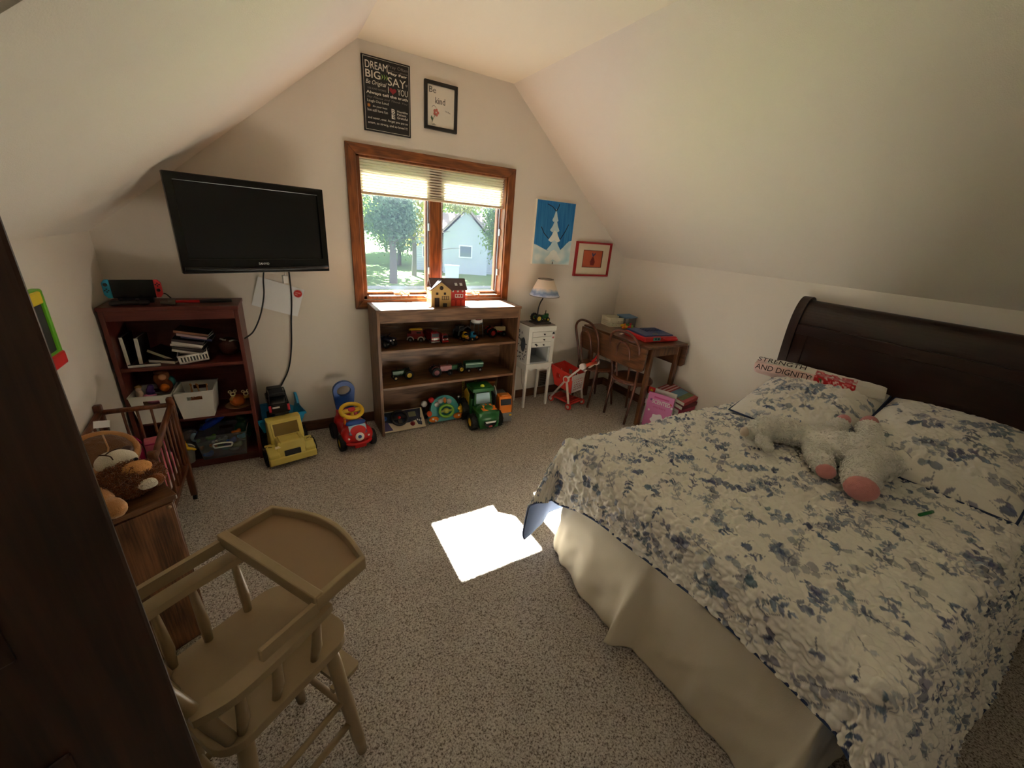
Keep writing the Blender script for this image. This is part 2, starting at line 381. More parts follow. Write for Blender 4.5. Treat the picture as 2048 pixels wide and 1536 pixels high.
# ---- window
m_glass = pane('window_glass',(.97,.99,.98),.05)
m_screen = pane('insect_screen',(.80,.83,.86),0,.10,(150,165,185))
m_alu = mat('screen_frame',(196,200,205),.35,.05,metal=.6)
m_crank = mat('crank_handle',(226,214,196),.4,.05)
def window():
    o = MB()   # the jambs: lining of the opening
    S('window_1',MB().b2(WX0,WX0+.02,0,.125,WZ0,WZ1).b2(WX1-.02,WX1,0,.125,WZ0,WZ1).b2(WX0,WX1,0,.125,WZ1-.018,WZ1).b2(WX0,WX1,0,.125,WZ0,WZ0+.02),m_oak)
    w = bpy.data.objects['window_1']
    a,b,c,d = .104,1.284,.866,1.862
    k=.058
    for nm,pts,m in (('casing',[(a,c),(a+k,c+k),(a+k,d-k),(a,d)],m_oak),('casing',[(b,c),(b,d),(b-k,d-k),(b-k,c+k)],m_oak),
                  ('casing',[(a,d),(a+k,d-k),(b-k,d-k),(b,d)],m_oakx),('casing',[(a,c),(b,c),(b-k,c+k),(a+k,c+k)],m_oakx)):
        P(nm,MB().prism(pts,-.02,0,fy()),m,w,bev=.004)
    P('mullion',MB().b2(.648,.735,.052,.122,WZ0,WZ1),m_oak,w,bev=.004)
    for x0,x1 in ((WX0+.02,.648),(.735,WX1-.02)):
        z0,z1 = WZ0+.02,WZ1-.018; s=.022
        P('sash',MB().prism([[(x0,z0),(x1,z0),(x1,z1),(x0,z1)],[(x0+s,z0+s),(x0+s,z1-s),(x1-s,z1-s),(x1-s,z0+s)]],.082,.118,fy()),m_oak,w,bev=.003)
        P('glass_pane',MB().b2(x0+s-.004,x1-s+.004,.098,.102,z0+s-.004,z1-s+.004),m_glass,w)
        q=.010
        P('screen_frame',MB().prism([[(x0+.003,z0+.012),(x1-.003,z0+.012),(x1-.003,z1),(x0+.003,z1)],[(x0+q,z0+.022),(x0+q,z1-q),(x1-q,z1-q),(x1-q,z0+.022)]],.068,.078,fy()),m_alu,w)
        P('insect_screen',MB().b2(x0+q,x1-q,.0725,.0735,z0+.02,z1-q),m_screen,w)
        xc=(x0+x1)/2
        h=MB().box((xc,.048,WZ0+.030),(.07,.03,.018)).tube(smooth_path([(xc,.046,WZ0+.036),(xc+.012,.020,WZ0+.050),(xc+.03,.014,WZ0+.036),(xc+.055,.012,WZ0+.030)]),[.007,.005],8).ell((xc+.058,.012,WZ0+.030),(.010,.010,.010))
        P('crank',h,m_crank,w)
        for zz in (1.12,1.42):
            P('latch',MB().box(((x1-.004) if x1<.7 else x1-.006,.056,zz),(.012,.02,.05)),m_alu,w,bev=.003)
window()
m_shade = None
def blind():
    global m_shade
    m = bpy.data.materials.new('pleated_shade'); m.use_nodes=True; nt=m.node_tree; N=nt.nodes; L=nt.links
    N.remove(N['Principled BSDF']); d=N.new('ShaderNodeBsdfDiffuse'); d.inputs[0].default_value=lin((236,230,214))
    t=N.new('ShaderNodeBsdfTranslucent'); t.inputs[0].default_value=lin((232,224,200)); mx=N.new('ShaderNodeMixShader'); mx.inputs[0].default_value=.09
    L.new(d.outputs[0],mx.inputs[1]); L.new(t.outputs[0],mx.inputs[2]); L.new(mx.outputs[0],N['Material Output'].inputs[0])
    b=T('pleated_blind','cream pleated blind drawn partway down over the window','blind',(0,.046,1.79))
    x0,x1=WX0+.024,WX1-.024; n=11; z0,z1=-.185,0.0
    for i in range(n):     # each pleat a fold of its own
        za=z1-(z1-z0)*i/n; zb=z1-(z1-z0)*(i+1)/n; zm=(za+zb)/2
        P('pleat',MB().add([(x0,.010,za),(x1,.010,za),(x1,-.010,zm),(x0,-.010,zm),(x0,.010,zb),(x1,.010,zb)],[(1,0,3,2),(2,3,4,5)]),m,b)
    ms=mat('blind_rail',(206,190,160),.5)
    P('bottom_rail',MB().b2(x0-.002,x1+.002,-.013,.013,z0-.016,z0),ms,b,bev=.003)
    P('head_rail',MB().b2(x0-.002,x1+.002,-.016,.018,0,.022),ms,b,bev=.003)
blind()
# ---- wall register
m_vent = mat('register_metal',(112,96,80),.5,.05,metal=.3)
def vent():
    t=T('wall_vent','brown metal wall register low on the wall behind the white cabinet','vent',(1.745,0,.08))
    P('vent_frame',MB().prism([[(-.05,0),(.05,0),(.05,.155),(-.05,.155)],[(-.038,.012),(-.038,.143),(.038,.143),(.038,.012)]],-.008,0,fy()),m_vent,t,bev=.002)
    for i in range(7):
        P('slat',MB().box((0,-.003,.025+i*.0175),(.076,.006,.010),(.5,0,0)),m_vent,t)
    P('duct',MB().b2(-.038,.038,-.001,0,.012,.143),mat('duct_dark',(18,16,14),.9),t)
vent()
# ---- open door at the left edge
m_door = wood('dark_stained_door',(30,15,9),(58,32,20),'Z',5,.33,16)
def door():
    fx,fyy = -.520,-2.385; hx,hy=-1.098,-2.70
    ang=math.atan2(hy-fyy,hx-fx); w=math.hypot(hx-fx,hy-fyy)
    M=Matrix.Translation((fx,fyy,0))@Matrix.Rotation(ang,4,'Z')   # +x runs from the free edge to the hinge, +y is away from the lens? set by sign
    d=MB().b2(0,w,-.018,.018,.012,2.02); d.xf(M)
    o=S('door_1',d,m_door,bev=.004)
    for z0,z1 in ((.15,.92),(1.06,1.90)):
        for s_ in (-1,1):
            fr=MB().prism([[(.085,z0),(w-.085,z0),(w-.085,z1),(.085,z1)],[(.10,z0+.015),(.10,z1-.015),(w-.10,z1-.015),(w-.10,z0+.015)]],-.024 if s_<0 else .018,-.018 if s_<0 else .024,fy()); fr.xf(M)
            P('panel_moulding',fr,m_door,o,bev=.003)
            pn=MB().b2(.12,w-.12,(-.021 if s_<0 else .018),(-.018 if s_<0 else .021),z0+.035,z1-.035); pn.xf(M); P('raised_panel',pn,m_door,o,bev=.002)
    for k,y in ((.006,-.0195),(.020,-.0195)):
        e=MB().tube([(k,y,.02),(k,y,2.01)],.0042,8); e.xf(M); P('edge_bead',e,mat('door_bead_gloss',(58,34,22),.16,.1),o)
door()
# ================================================================ OUTSIDE THE WINDOW
GZ=-2.75
m_lawn=mat('lawn_grass',(74,98,30),1,.35,.6,.3,30)
m_road=mat('street_asphalt',(96,94,92),.95,.12,2)
m_bark=mat('tree_bark',(92,84,76),.95,.25,6,.5,30)
def leafmat(n,c):
    m=bpy.data.materials.new(n); m.use_nodes=True; nt=m.node_tree; N=nt.nodes; L=nt.links
    N.remove(N['Principled BSDF']); d=N.new('ShaderNodeBsdfDiffuse'); t=N.new('ShaderNodeBsdfTranslucent'); mx=N.new('ShaderNodeMixShader'); mx.inputs[0].default_value=.5
    tc=N.new('ShaderNodeTexCoord'); nz=N.new('ShaderNodeTexNoise'); nz.inputs['Scale'].default_value=1.3; L.new(tc.outputs['Object'],nz.inputs['Vector'])
    mc=N.new('ShaderNodeMix'); mc.data_type='RGBA'; L.new(nz.outputs['Fac'],mc.inputs['Factor']); mc.inputs['A'].default_value=lin(tuple(x*.8 for x in c)); mc.inputs['B'].default_value=lin(tuple(min(255,x*1.2) for x in c))
    for s_ in (d,t): L.new(mc.outputs['Result'],s_.inputs[0])
    L.new(d.outputs[0],mx.inputs[1]); L.new(t.outputs[0],mx.inputs[2]); L.new(mx.outputs[0],N['Material Output'].inputs[0]); return m
m_l1=leafmat('leaves_grey_green',(104,122,98)); m_l2=leafmat('leaves_yellow',(178,170,62)); m_l3=leafmat('leaves_green',(112,134,66)); m_l4=leafmat('leaves_pale',(150,150,90))
def outdoors():
    S('lawn',MB().b2(-60,120,6,140,GZ-.3,GZ),m_lawn)
    S('street',MB().b2(-60,120,14.0,22.0,GZ,GZ+.02),m_road)
    S('sidewalk',MB().b2(-60,120,23.6,24.8,GZ,GZ+.03),mat('sidewalk_concrete',(130,126,120),.95))
    rs=np.random.RandomState(5)
    def tree(x,y,h,rx,rz,zc,m,label,nl=2600,ls=.16,tr=.22,group='trees across the street',cx=0):
        t=T('tree',label,'tree',(x,y,GZ),0,group)
        tk=MB().tube(smooth_path([(0,0,-.1),(.05,.03,h*.3),(-.05,.05,h*.6),(0,0,h*.92)],4),[tr,tr*.35],9)
        for k in range(7):
            a=rs.rand()*6.28; z=h*(.32+.07*k); tk.tube(smooth_path([(0,0,z),(math.cos(a)*rx*.45,math.sin(a)*rx*.45,z+rz*.18),(math.cos(a)*rx*.85,math.sin(a)*rx*.85,z+rz*.25)],3),[tr*.4,tr*.08],6)
        P('trunk',tk,m_bark,t)
        cl=[(rs.randn(3)) for _ in range(16)]; V=[];F=[]
        for i in range(nl):
            c=cl[rs.randint(16)]; c=c/np.linalg.norm(c)*np.array([rx,rx,rz])*.62
            p=c+rs.randn(3)*np.array([rx,rx,rz])*.24+np.array([cx,0,zc])
            u=rs.randn(3);u/=np.linalg.norm(u);w=np.cross(u,rs.randn(3));w/=np.linalg.norm(w)
            s_=ls*(.6+.8*rs.rand()); b=len(V); V+=[tuple(p-u*s_),tuple(p+w*s_*.5),tuple(p+u*s_),tuple(p-w*s_*.5)]; F.append((b,b+1,b+2,b+3))
        f=P('foliage',MB().add(V,F),m,t); f['kind']='stuff'
    tree(6.9,26.2,7.0,1.75,2.1,4.7,m_l1,'tall grey-green tree with a bare trunk in the left window pane',6500,.12,.30)
    tree(9.7,30.5,7.2,1.5,2.1,4.9,m_l2,'yellow-green tree beside the centre bar of the window',4500,.12)
    tree(10.6,38.5,5.6,2.2,2.0,2.9,m_l3,'bushy green tree low behind the centre bar of the window',4500,.13)
    tree(10.0,25.5,7.6,1.9,.9,6.0,m_l4,'pale tree arching above the gable in the right pane',2600,.11,.10,cx=1.6)
    tree(15.6,27.5,7.4,1.3,2.4,4.3,m_l3,'green tree at the far right of the right pane',4000,.12,.12)
    tree(6.2,39,8.0,2.6,3.0,4.3,m_l3,'broad green tree at the left edge of the left pane',5000,.15)
    tree(24,58,10,6,5,6,m_l3,'distant green tree behind the neighbour house',5000,.25)
    tree(13.5,56,9,3.5,4,5.2,m_l1,'distant grey-green tree behind the yellow-green one',5000,.22)
    for k in range(14):  # two mostly unseen rows of trees, added to keep the sun off the lawn
        r_=k//7; x=-14+9.5*(k%7)+4*r_
        if r_==0: tree(x,38.5+1.5*(k%2),20,4.6,6.6,13.4,m_l3 if k%2 else m_l1,'tall leafy shade tree in the nearer row beyond the street',3600,.34,.36,group='nearer row of shade trees')
        else: tree(x,60+2*(k%2),27,6.4,8.6,18.0,m_l3 if k%3 else m_l2,'tall leafy shade tree in the farther row beyond the street',3600,.5,.45,group='farther row of shade trees')
    # the house over the street
    hs=T('neighbour_house','pale grey sided house with a gable seen in the right pane','house',(15.6,33.0,GZ),math.radians(-24))
    ms=mat('house_siding',(168,172,178),.8,.06); mr=mat('roof_shingles',(150,132,128),.9,.15,4); mw=mat('house_trim',(214,214,214),.7)
    P('wall',MB().b2(-5,5,0,6,0,3.0),mat('house_wall',(176,180,188),.8),hs)
    for i in range(15):
        P('siding_board',MB().box((0,-.02,.1+i*.2),(10,.05,.17),(.12,0,0)),ms,hs)
    P('roof',MB().prism([(-.6,2.9),(3.0,5.0),(6.6,2.9),(6.6,3.1),(3.0,5.22),(-.6,3.1)],-5.4,5.4,Matrix(((0,0,1,0),(1,0,0,0),(0,1,0,0),(0,0,0,1)))),mr,hs)
    P('gable',MB().prism([(-2.2,0),(1.8,0),(1.8,3.4),(-.2,5.4),(-2.2,3.4)],-1.2,.5,fy()),ms,hs)
    P('gable_roof',MB().prism([(-2.6,3.2),(-.2,5.6),(2.2,3.2),(2.2,3.45),(-.2,5.85),(-2.6,3.45)],-1.5,2.5,fy()),mr,hs)
    for x,z in ((-.2,2.0),(3.3,1.7),(-3.6,1.7)):
        yy=-1.24 if x==-.2 else -.08
        f=P('window',MB().prism([[(x-.6,z-.55),(x+.6,z-.55),(x+.6,z+.55),(x-.6,z+.55)],[(x-.5,z-.45),(x-.5,z+.45),(x+.5,z+.45),(x+.5,z-.45)]],yy-.05,yy+.04,fy()),mw,hs)
        P('window_glass',MB().b2(x-.5,x+.5,yy,yy+.02,z-.45,z+.45),mat('house_glass',(70,84,100),.1),f)
    bx=T('utility_box','white utility cabinet on the lawn across the street','utility box',(12.3,28.6,GZ),-.4)
    P('cabinet',MB().b2(-.55,.55,-.35,.35,0,1.05),mat('utility_grey',(186,196,204),.6),bx,bev=.03); P('cap',MB().b2(-.6,.6,-.4,.4,1.05,1.13),mat('utility_cap',(206,212,218),.6),bx,bev=.02)
outdoors()
# ================================================================ LARGE FURNITURE
m_dwood=wood('walnut_board',(88,60,40),(140,102,72),'X',5,.45,14)
m_dwoodz=wood('walnut_board_upright',(88,60,40),(140,102,72),'Z',5,.45,14)
m_red=wood('cherry_board',(78,34,28),(108,52,42),'X',4,.42,14,.7)
m_redz=wood('cherry_board_upright',(78,34,28),(108,52,42),'Z',4,.42,14,.7)
def bookcase(name,label,loc,rz,w,d,h,apron,shelves,mx,mz,plinth=0,back=True):
    """front faces -y; origin at the front left floor corner"""
    t=T(name,label,'bookcase',loc,rz); k=.020
    P('side_panel',MB().b2(0,k,0,d,0,h-k),mz,t,bev=.002); P('side_panel',MB().b2(w-k,w,0,d,0,h-k),mz,t,bev=.002)
    P('top',MB().b2(-.004,w+.004,-.006,d,h-k,h),mx,t,bev=.003)
    P('apron',MB().b2(k,w-k,.002,.020,h-k-apron,h-k),mx,t,bev=.002)
    for z in shelves: P('shelf',MB().b2(k,w-k,.006,d-.006,z-.020,z),mx,t,bev=.003)
    P('back_panel',MB().b2(k,w-k,d-.006,d,0.0,h-k),mx,t)
    if plinth: P('plinth',MB().b2(k,w-k,.02,.034,0,plinth-.02),mx,t)
    return t
bookcase('bookcase','wide brown wood-grain bookcase of toy tractors under the window',(.181,-.29,0),0,1.074,.268,.91,.068,[.635,.368],m_dwood,m_dwoodz)
bookcase('bookcase','reddish-brown bookcase under the television with bins and a football',(-1.102,-.262,0),math.radians(-2.0),.560,.245,.955,.050,[.640,.330,.06],m_red,m_redz,.06)

# ---------------- bed
BX0,BX1,BY0,BY1,BZ = .70,2.40,-2.80,-1.72,.62
m_head=wood('mahogany_dark',(26,12,9),(52,27,19),'Y',4,.28,14,.6)
m_headz=wood('mahogany_dark_upright',(26,12,9),(52,27,19),'Z',4,.28,14,.6)
def bed():
    t=T('bed','dark mahogany sleigh bed with a curled headboard against the right wall','bed',(1.5,-2.27,0))
    t.location=(0,0,0)
    y0,y1=-2.90,-1.625
    prof=[(2.44,.02),(2.44,.55),(2.435,.75),(2.425,.92),(2.425,1.03),(2.438,1.11),(2.462,1.16),(2.490,1.175),(2.512,1.160),(2.518,1.13),(2.505,1.10)]
    sp=[p for p in smooth_path([(x,0,z) for x,z in prof],4)]
    def ribbon(off0,off1,ya,yb):
        o=[];i_=[]
        for k,p in enumerate(sp):
            a=sp[max(k-1,0)];b=sp[min(k+1,len(sp)-1)]; d=(b-a).normalized(); n=Vector((-d.z,0,d.x))   # towards -x for a rising profile
            o.append((p.x+n.x*off1,p.z+n.z*off1)); i_.append((p.x+n.x*off0,p.z+n.z*off0))
        m=MB(); L=len(o); loop=o+i_[::-1]; V=[(x,ya,z) for x,z in loop]+[(x,yb,z) for x,z in loop]; n=len(loop); F=[]
        for k in range(n): F.append((k,(k+1)%n,(k+1)%n+n,k+n))
        for k in range(L-1): F.append((k,n-1-k,n-2-k,k+1)); F.append((n+k,n+k+1,2*n-2-k,2*n-1-k))
        return m.add(V,F,None,False)
    P('headboard_panel',ribbon(-.012,.012,y0+.03,y1-.03),m_head,t,allsmooth=False)
    P('headboard_post',ribbon(-.022,.030,y1-.05,y1),m_headz,t,bev=.004); P('headboard_post',ribbon(-.022,.030,y0,y0+.05),m_headz,t,bev=.004)
    # framed field: rails and stiles proud of the panel
    f=MB(); x=2.412
    P('rail',MB().b2(x-.012,x+.012,y0+.05,y1-.05,.985,1.045),m_head,t,bev=.004)
    P('rail',MB().b2(x+.004,x+.022,y0+.05,y1-.05,.50,.60),m_head,t,bev=.004)
    P('stile',MB().b2(x-.006,x+.022,y1-.12,y1-.05,.60,.985),m_headz,t,bev=.004)
    P('stile',MB().b2(x-.006,x+.022,y0+.05,y0+.12,.60,.985),m_headz,t,bev=.004)
    P('roll_moulding',MB().tube([(2.428,y0+.05,1.058),(2.428,y1-.05,1.058)],.007,8),m_head,t)
    for y in (BY1-.05,BY0+.05): P('side_rail',MB().b2(BX0+.06,2.42,y-.015,y+.015,.22,.36),m_head,t,bev=.003)
    for y in (BY1-.09,BY0+.09): P('leg',MB().b2(BX0+.10,BX0+.15,y-.025,y+.025,0,.22),m_headz,t,bev=.003)
bed()
m_tick=mat('mattress_ticking',(214,208,196),.9,.05)
tag(P('mattress',MB().b2(BX0+.03,BX1,BY0+.03,BY1-.03,.365,.60),m_tick,bev=.03),'pale mattress under the floral quilt on the bed','mattress')
# bed skirt: gathered sheet with a kicked-out pleat
m_skirt=mat('bedskirt_cotton',(214,202,178),.9,.04,5,.15,500,sheen=.2)
def bedskirt():
    nb,na=260,60; tt=np.linspace(0,1,nb)
    px=[]; pts=[(1.60,-1.735),(1.00,-1.735),(.735,-1.735),(.690,-1.775),(.690,-2.30),(.690,-2.70),(.715,-2.765),(1.2,-2.765),(2.35,-2.765)]
    sp=smooth_path([(a,b,0) for a,b in pts],29); A=np.array([[p.x,p.y] for p in sp]); d=np.gradient(A,axis=0); n=np.stack([d[:,1],-d[:,0]],-1); n/=np.linalg.norm(n,axis=1)[:,None]; n*=-1
    c=np.array([1.6,-2.27]); sgn=np.sign(((A-c)*n).sum(1)); n*=sgn[:,None]
    s=np.concatenate([[0],np.cumsum(np.linalg.norm(np.diff(A,axis=0),axis=1))]); k=len(A)
    v=np.linspace(0,1,na)[:,None]; wav=gnoise(s*7,s*0,3)*.030+gnoise(s*19,s*0+4,4)*.010
    foot=np.exp(-((A[:,1]+2.05)/.16)**2)*(A[:,0]<.8); pleat=np.exp(-((A[:,1]+2.20)/.030)**2)*(A[:,0]<.8)
    out=v**1.3*(.028+wav[None,:]+.040*foot[None,:])+pleat[None,:]*.085*v**1.6
    crease=.007*gnoise(s[None,:]*26+v*2,v*5,5)*(.3+v)+.016*gnoise(s[None,:]*11+v*3,v*3,6)*v
    X=A[None,:,0]+n[None,:,0]*(out+crease); Y=A[None,:,1]+n[None,:,1]*(out+crease); Z=.40-(.40-.012-.030*pleat[None,:])*v+0*X
    o=cloth('bed_skirt',X,Y,Z,m_skirt); tag(o,'cream cotton bed skirt hanging to the carpet below the quilt','bed skirt')
    so=o.modifiers.new('t','SOLIDIFY'); so.thickness=.002
bedskirt()
# ---------------- printed leaves
PAL=[np.array(lin(c)[:3]) for c in ((60,78,122),(84,102,140),(114,134,160),(96,122,138),(48,58,98),(146,160,182),(106,104,142))]
def leaf_print(W,H,nsprig,seed,res,size=1.0,base=(236,230,219)):
    """W x H metres of leaf sprigs; rows follow H"""
    rs=np.random.RandomState(seed); nx,ny=int(W/res),int(H/res); img=np.empty((ny,nx,3)); img[:]=np.array(lin(base)[:3])
    def blob(cx,cy,a,l,w,col,alpha,kind):
        R=max(l,w)*1.1; x0,x1=int((cx-R)/res),int((cx+R)/res)+2; y0,y1=int((cy-R)/res),int((cy+R)/res)+2
        x0,y0=max(x0,0),max(y0,0); x1,y1=min(x1,nx),min(y1,ny)
        if x0>=x1 or y0>=y1: return
        gy,gx=np.mgrid[y0:y1,x0:x1]; dx=gx*res-cx; dy=gy*res-cy
        u=dx*math.cos(a)+dy*math.sin(a); v=-dx*math.sin(a)+dy*math.cos(a)
        if kind=='line': msk=(np.abs(u)<l)&(np.abs(v)<w); sh=np.ones(u.shape)
        else:
            tpos=(u+l)/(2*l); prof=w*np.sqrt(np.clip(1-(u/l)**2,0,1))*(1.15-.55*tpos if kind=='tear' else 1.0)
            msk=(np.abs(v)<prof)&(np.abs(u)<l); sh=.80+.35*tpos+.25*np.sign(v)*.4
            edge=(np.abs(v)>prof*.82); sh=np.where(edge,sh*.7,sh)
        al=(alpha*msk)[...,None]; c=col*sh[...,None]
        img[y0:y1,x0:x1]=img[y0:y1,x0:x1]*(1-al)+c*al
    pts=[]
    for i in range(nsprig):        # spread the sprigs evenly
        best=None
        for q in range(6):
            p=(rs.rand()*W,rs.rand()*H); dd=min([(p[0]-o[0])**2+(p[1]-o[1])**2 for o in pts] or [9])
            if best is None or dd>best[0]: best=(dd,p)
        pts.append(best[1])
    for i,(x,y) in enumerate(pts):
        a=rs.rand()*6.28; kind='tear' if rs.rand()<.6 else 'round'; big=(.75+.55*rs.rand())*size
        col=PAL[rs.randint(len(PAL))]; al=.45+.5*rs.rand(); bend=(rs.rand()-.5)*2.2; n=3+rs.randint(4); L=n*.027*big
        if rs.rand()<.45: n=1; L=.03
        px,py=x,y
        for k in range(n):
            aa=a+bend*k/n; st=L/n; qx,qy=px+st*math.cos(aa),py+st*math.sin(aa)
            blob((px+qx)/2,(py+qy)/2,aa,st*.6,.0013,PAL[4],.7,'line')
            for sd in (-1,1):
                if rs.rand()<.18: continue
                la=aa+sd*(.75+.4*rs.rand()); ll=(.0125+.006*rs.rand())*big*(1.1-.4*k/n); ww=ll*(.52 if kind=='tear' else .82)
                blob(qx+math.cos(la)*ll*1.1,qy+math.sin(la)*ll*1.1,la,ll,ww,PAL[rs.randint(len(PAL))]*.5+col*.5,al,kind)
            px,py=qx,qy
        blob(px+.012*math.cos(a+bend),py+.012*math.sin(a+bend),a+bend,.011*big,.006*big,col,al,'tear')
    return img
def quilting(u,v,amp,f=22,w=.16):
    """meandering stitched furrows"""
    n=gnoise(u*f,v*f,11)+.35*gnoise(u*f*2.1,v*f*2.1,12)
    return amp*(1-np.exp(-(n/w)**2))
m_quilt=vmat('quilt_print',.9,.2,700,.25); m_lining=mat('quilt_lining_blue',(136,160,212),.9,.08,12,.3,120); m_pipe=mat('piping_navy',(44,58,92),.8,.1)
def quilt():
    res=.0034; foot,far,near=.235,.52,.50
    su=np.arange(-foot,BX1-BX0-.02,res); sv=np.arange(-near,(BY1-BY0)+far,res)
    U,V=np.meshgrid(su,sv)         # rows along y, columns along x
    wn=gnoise(V*3.3,V*0+2,20)*.02
    fo=np.maximum(0,-U)*(1-.20*np.exp(-((V-.28)/.40)**2)+.36*np.exp(-((V-(BY1-BY0))/.16)**2)); fo_n=fo*(1+.12*wn*10)
    vv=np.where(V<0,-V,np.maximum(0,V-(BY1-BY0))); vs=np.where(V<0,-1.,1.)
    d=np.hypot(fo,vv)+1e-9; d0=d; d=np.where(vs>0,np.minimum(d,.54-.20*fo/d),d); r=.055
    arc=np.minimum(d,r*PI/2); rest=np.maximum(0,d-r*PI/2)
    both=(np.minimum(fo,vv)/d0)          # 0 on straight sides, .7 in the corner
    flare=.16+.50*both+.10*(vs<0)*(1-both*1.4)+.05*gnoise(U*5,V*6,21)
    out=r*np.sin(arc/r)+flare*rest; down=r*(1-np.cos(arc/r))+np.sqrt(1-np.clip(flare,-.9,.9)**2)*rest
    X=BX0+np.maximum(U,0)-out*fo/d0; Y=np.where(vv>0,np.where(vs<0,BY0,BY1),BY0+V)+vs*out*vv/d; Z=BZ-down
    e=np.clip(-U/foot,0,1)*np.clip(vv/far,0,1)*(vs>0); e=e**.9; X-=.10*e; Y-=.17*e; Z-=.11*e; X+=.02*np.sin(np.clip(vv/far,0,1)*6)*e
    # crown of the mattress and lazy folds
    Z+=.010*gnoise(U*3.1,V*3.1,22)+.012*gnoise(U*1.3,V*1.5,23)-.018*np.exp(-((V-(BY1-BY0))/.10)**2)*(fo<=0)
    ridge=np.exp(-((V+.02-.25*fo)/.035)**2)*np.clip(.12-np.abs(U+.06),0,1)/.12; Z+=.022*ridge; X-=.016*ridge
    h=quilting(U,V,.0150,33,.30); h=h*(.7+.3*gnoise(U*4,V*4,24))
    def nrm(A): return np.gradient(A,axis=1),np.gradient(A,axis=0)
    xu,xv=nrm(X);yu,yv=nrm(Y);zu,zv=nrm(Z); nx,ny,nz=yu*zv-zu*yv,zu*xv-xu*zv,xu*yv-yu*xv; L=np.sqrt(nx*nx+ny*ny+nz*nz)+1e-12
    nx,ny,nz=nx/L,ny/L,nz/L
    img=leaf_print(su[-1]-su[0]+.01,sv[-1]-sv[0]+.01,1000,4,res,.70)[:U.shape[0],:U.shape[1]]
    rows=min(img.shape[0],U.shape[0]); cols=min(img.shape[1],U.shape[1])
    img=img[:rows,:cols]; sl=(slice(0,rows),slice(0,cols))
    t=T('quilt','white quilted bedspread printed with blue-grey leaf sprigs over the bed','quilt')
    cloth('quilt_top',(X+nx*h)[sl],(Y+ny*h)[sl],(Z+nz*h)[sl],m_quilt,t,img)
    q=5; cloth('quilt_lining',(X-nx*.006)[::q,::q],(Y-ny*.006)[::q,::q],(Z-nz*.006)[::q,::q],m_lining,t,label='plain blue underside showing at the hem')
    ed=[(X[i,0],Y[i,0],Z[i,0]) for i in range(0,rows,6)]+[(X[rows-1,j],Y[rows-1,j],Z[rows-1,j]) for j in range(0,cols,6)]
    e2=[(X[0,j],Y[0,j],Z[0,j]) for j in range(0,cols,6)]
    P('piping',MB().tube(ed,.0045,7).tube(e2,.0045,7),m_pipe,t,label='navy blue edge piping')
quilt()
def pillow(label,c,ux,uy,lx,ly,th,tilt,seed):
    """stuffed sham: half extents lx (towards the headboard) and ly; two quilted faces and a piped seam"""
    t=T('pillow',label,'pillow',c,0,'floral pillow shams at the headboard',rot=(0,-tilt,math.atan2(ux[1],ux[0])))
    rs_=.004; n,m_=int(2*lx/rs_),int(2*ly/rs_); u=np.linspace(-1,1,n); v=np.linspace(-1,1,m_); U,V=np.meshgrid(u,v)
    pinch=1-.05*(1-np.abs(V)**2)*np.abs(U)**6; pin2=1-.05*(1-np.abs(U)**2)*np.abs(V)**6
    body=np.clip((1-np.abs(U)**2.6),0,1)**.55*np.clip((1-np.abs(V)**2.6),0,1)**.55
    X=U*lx*pin2; Y=V*ly*pinch; img=leaf_print(2*lx+.02,2*ly+.02,62,seed,rs_,.98)
    img=img[:m_,:n]
    if img.shape[0]<m_: img=np.concatenate([img,np.repeat(img[-1:],m_-img.shape[0],0)],0)
    if img.shape[1]<n: img=np.concatenate([img,np.repeat(img[:,-1:],n-img.shape[1],1)],1)
    q=quilting(U*lx,V*ly,.011,28,.28)*body; Z=th*body+q+.012*gnoise(U*2,V*2,seed)*body
    cloth('sham_front',X,Y,Z,m_quilt,t,img); cloth('sham_back',X[:,::-1],Y[:,::-1],(-th*.2*body)[:,::-1],m_quilt,t,img)
    ed=[(X[0,j],Y[0,j],0) for j in range(0,n,5)]+[(X[j,n-1],Y[j,n-1],0) for j in range(0,m_,5)]+[(X[m_-1,j],Y[m_-1,j],0) for j in range(n-1,-1,-5)]+[(X[j,0],Y[j,0],0) for j in range(m_-1,-1,-5)]
    P('piping',MB().tube(ed,.005,7,closed=True),m_pipe,t,label='navy blue seam piping')
pillow('floral pillow sham under the folded pink blanket, farther from the camera',(2.075,-1.995,.700),(1,0.10),0,.340,.250,.080,math.radians(13),31)
pillow('floral pillow sham nearer the camera, beside the lamb with bare printed top',(2.105,-2.520,.700),(1,0.06),0,.340,.270,.080,math.radians(13),37)
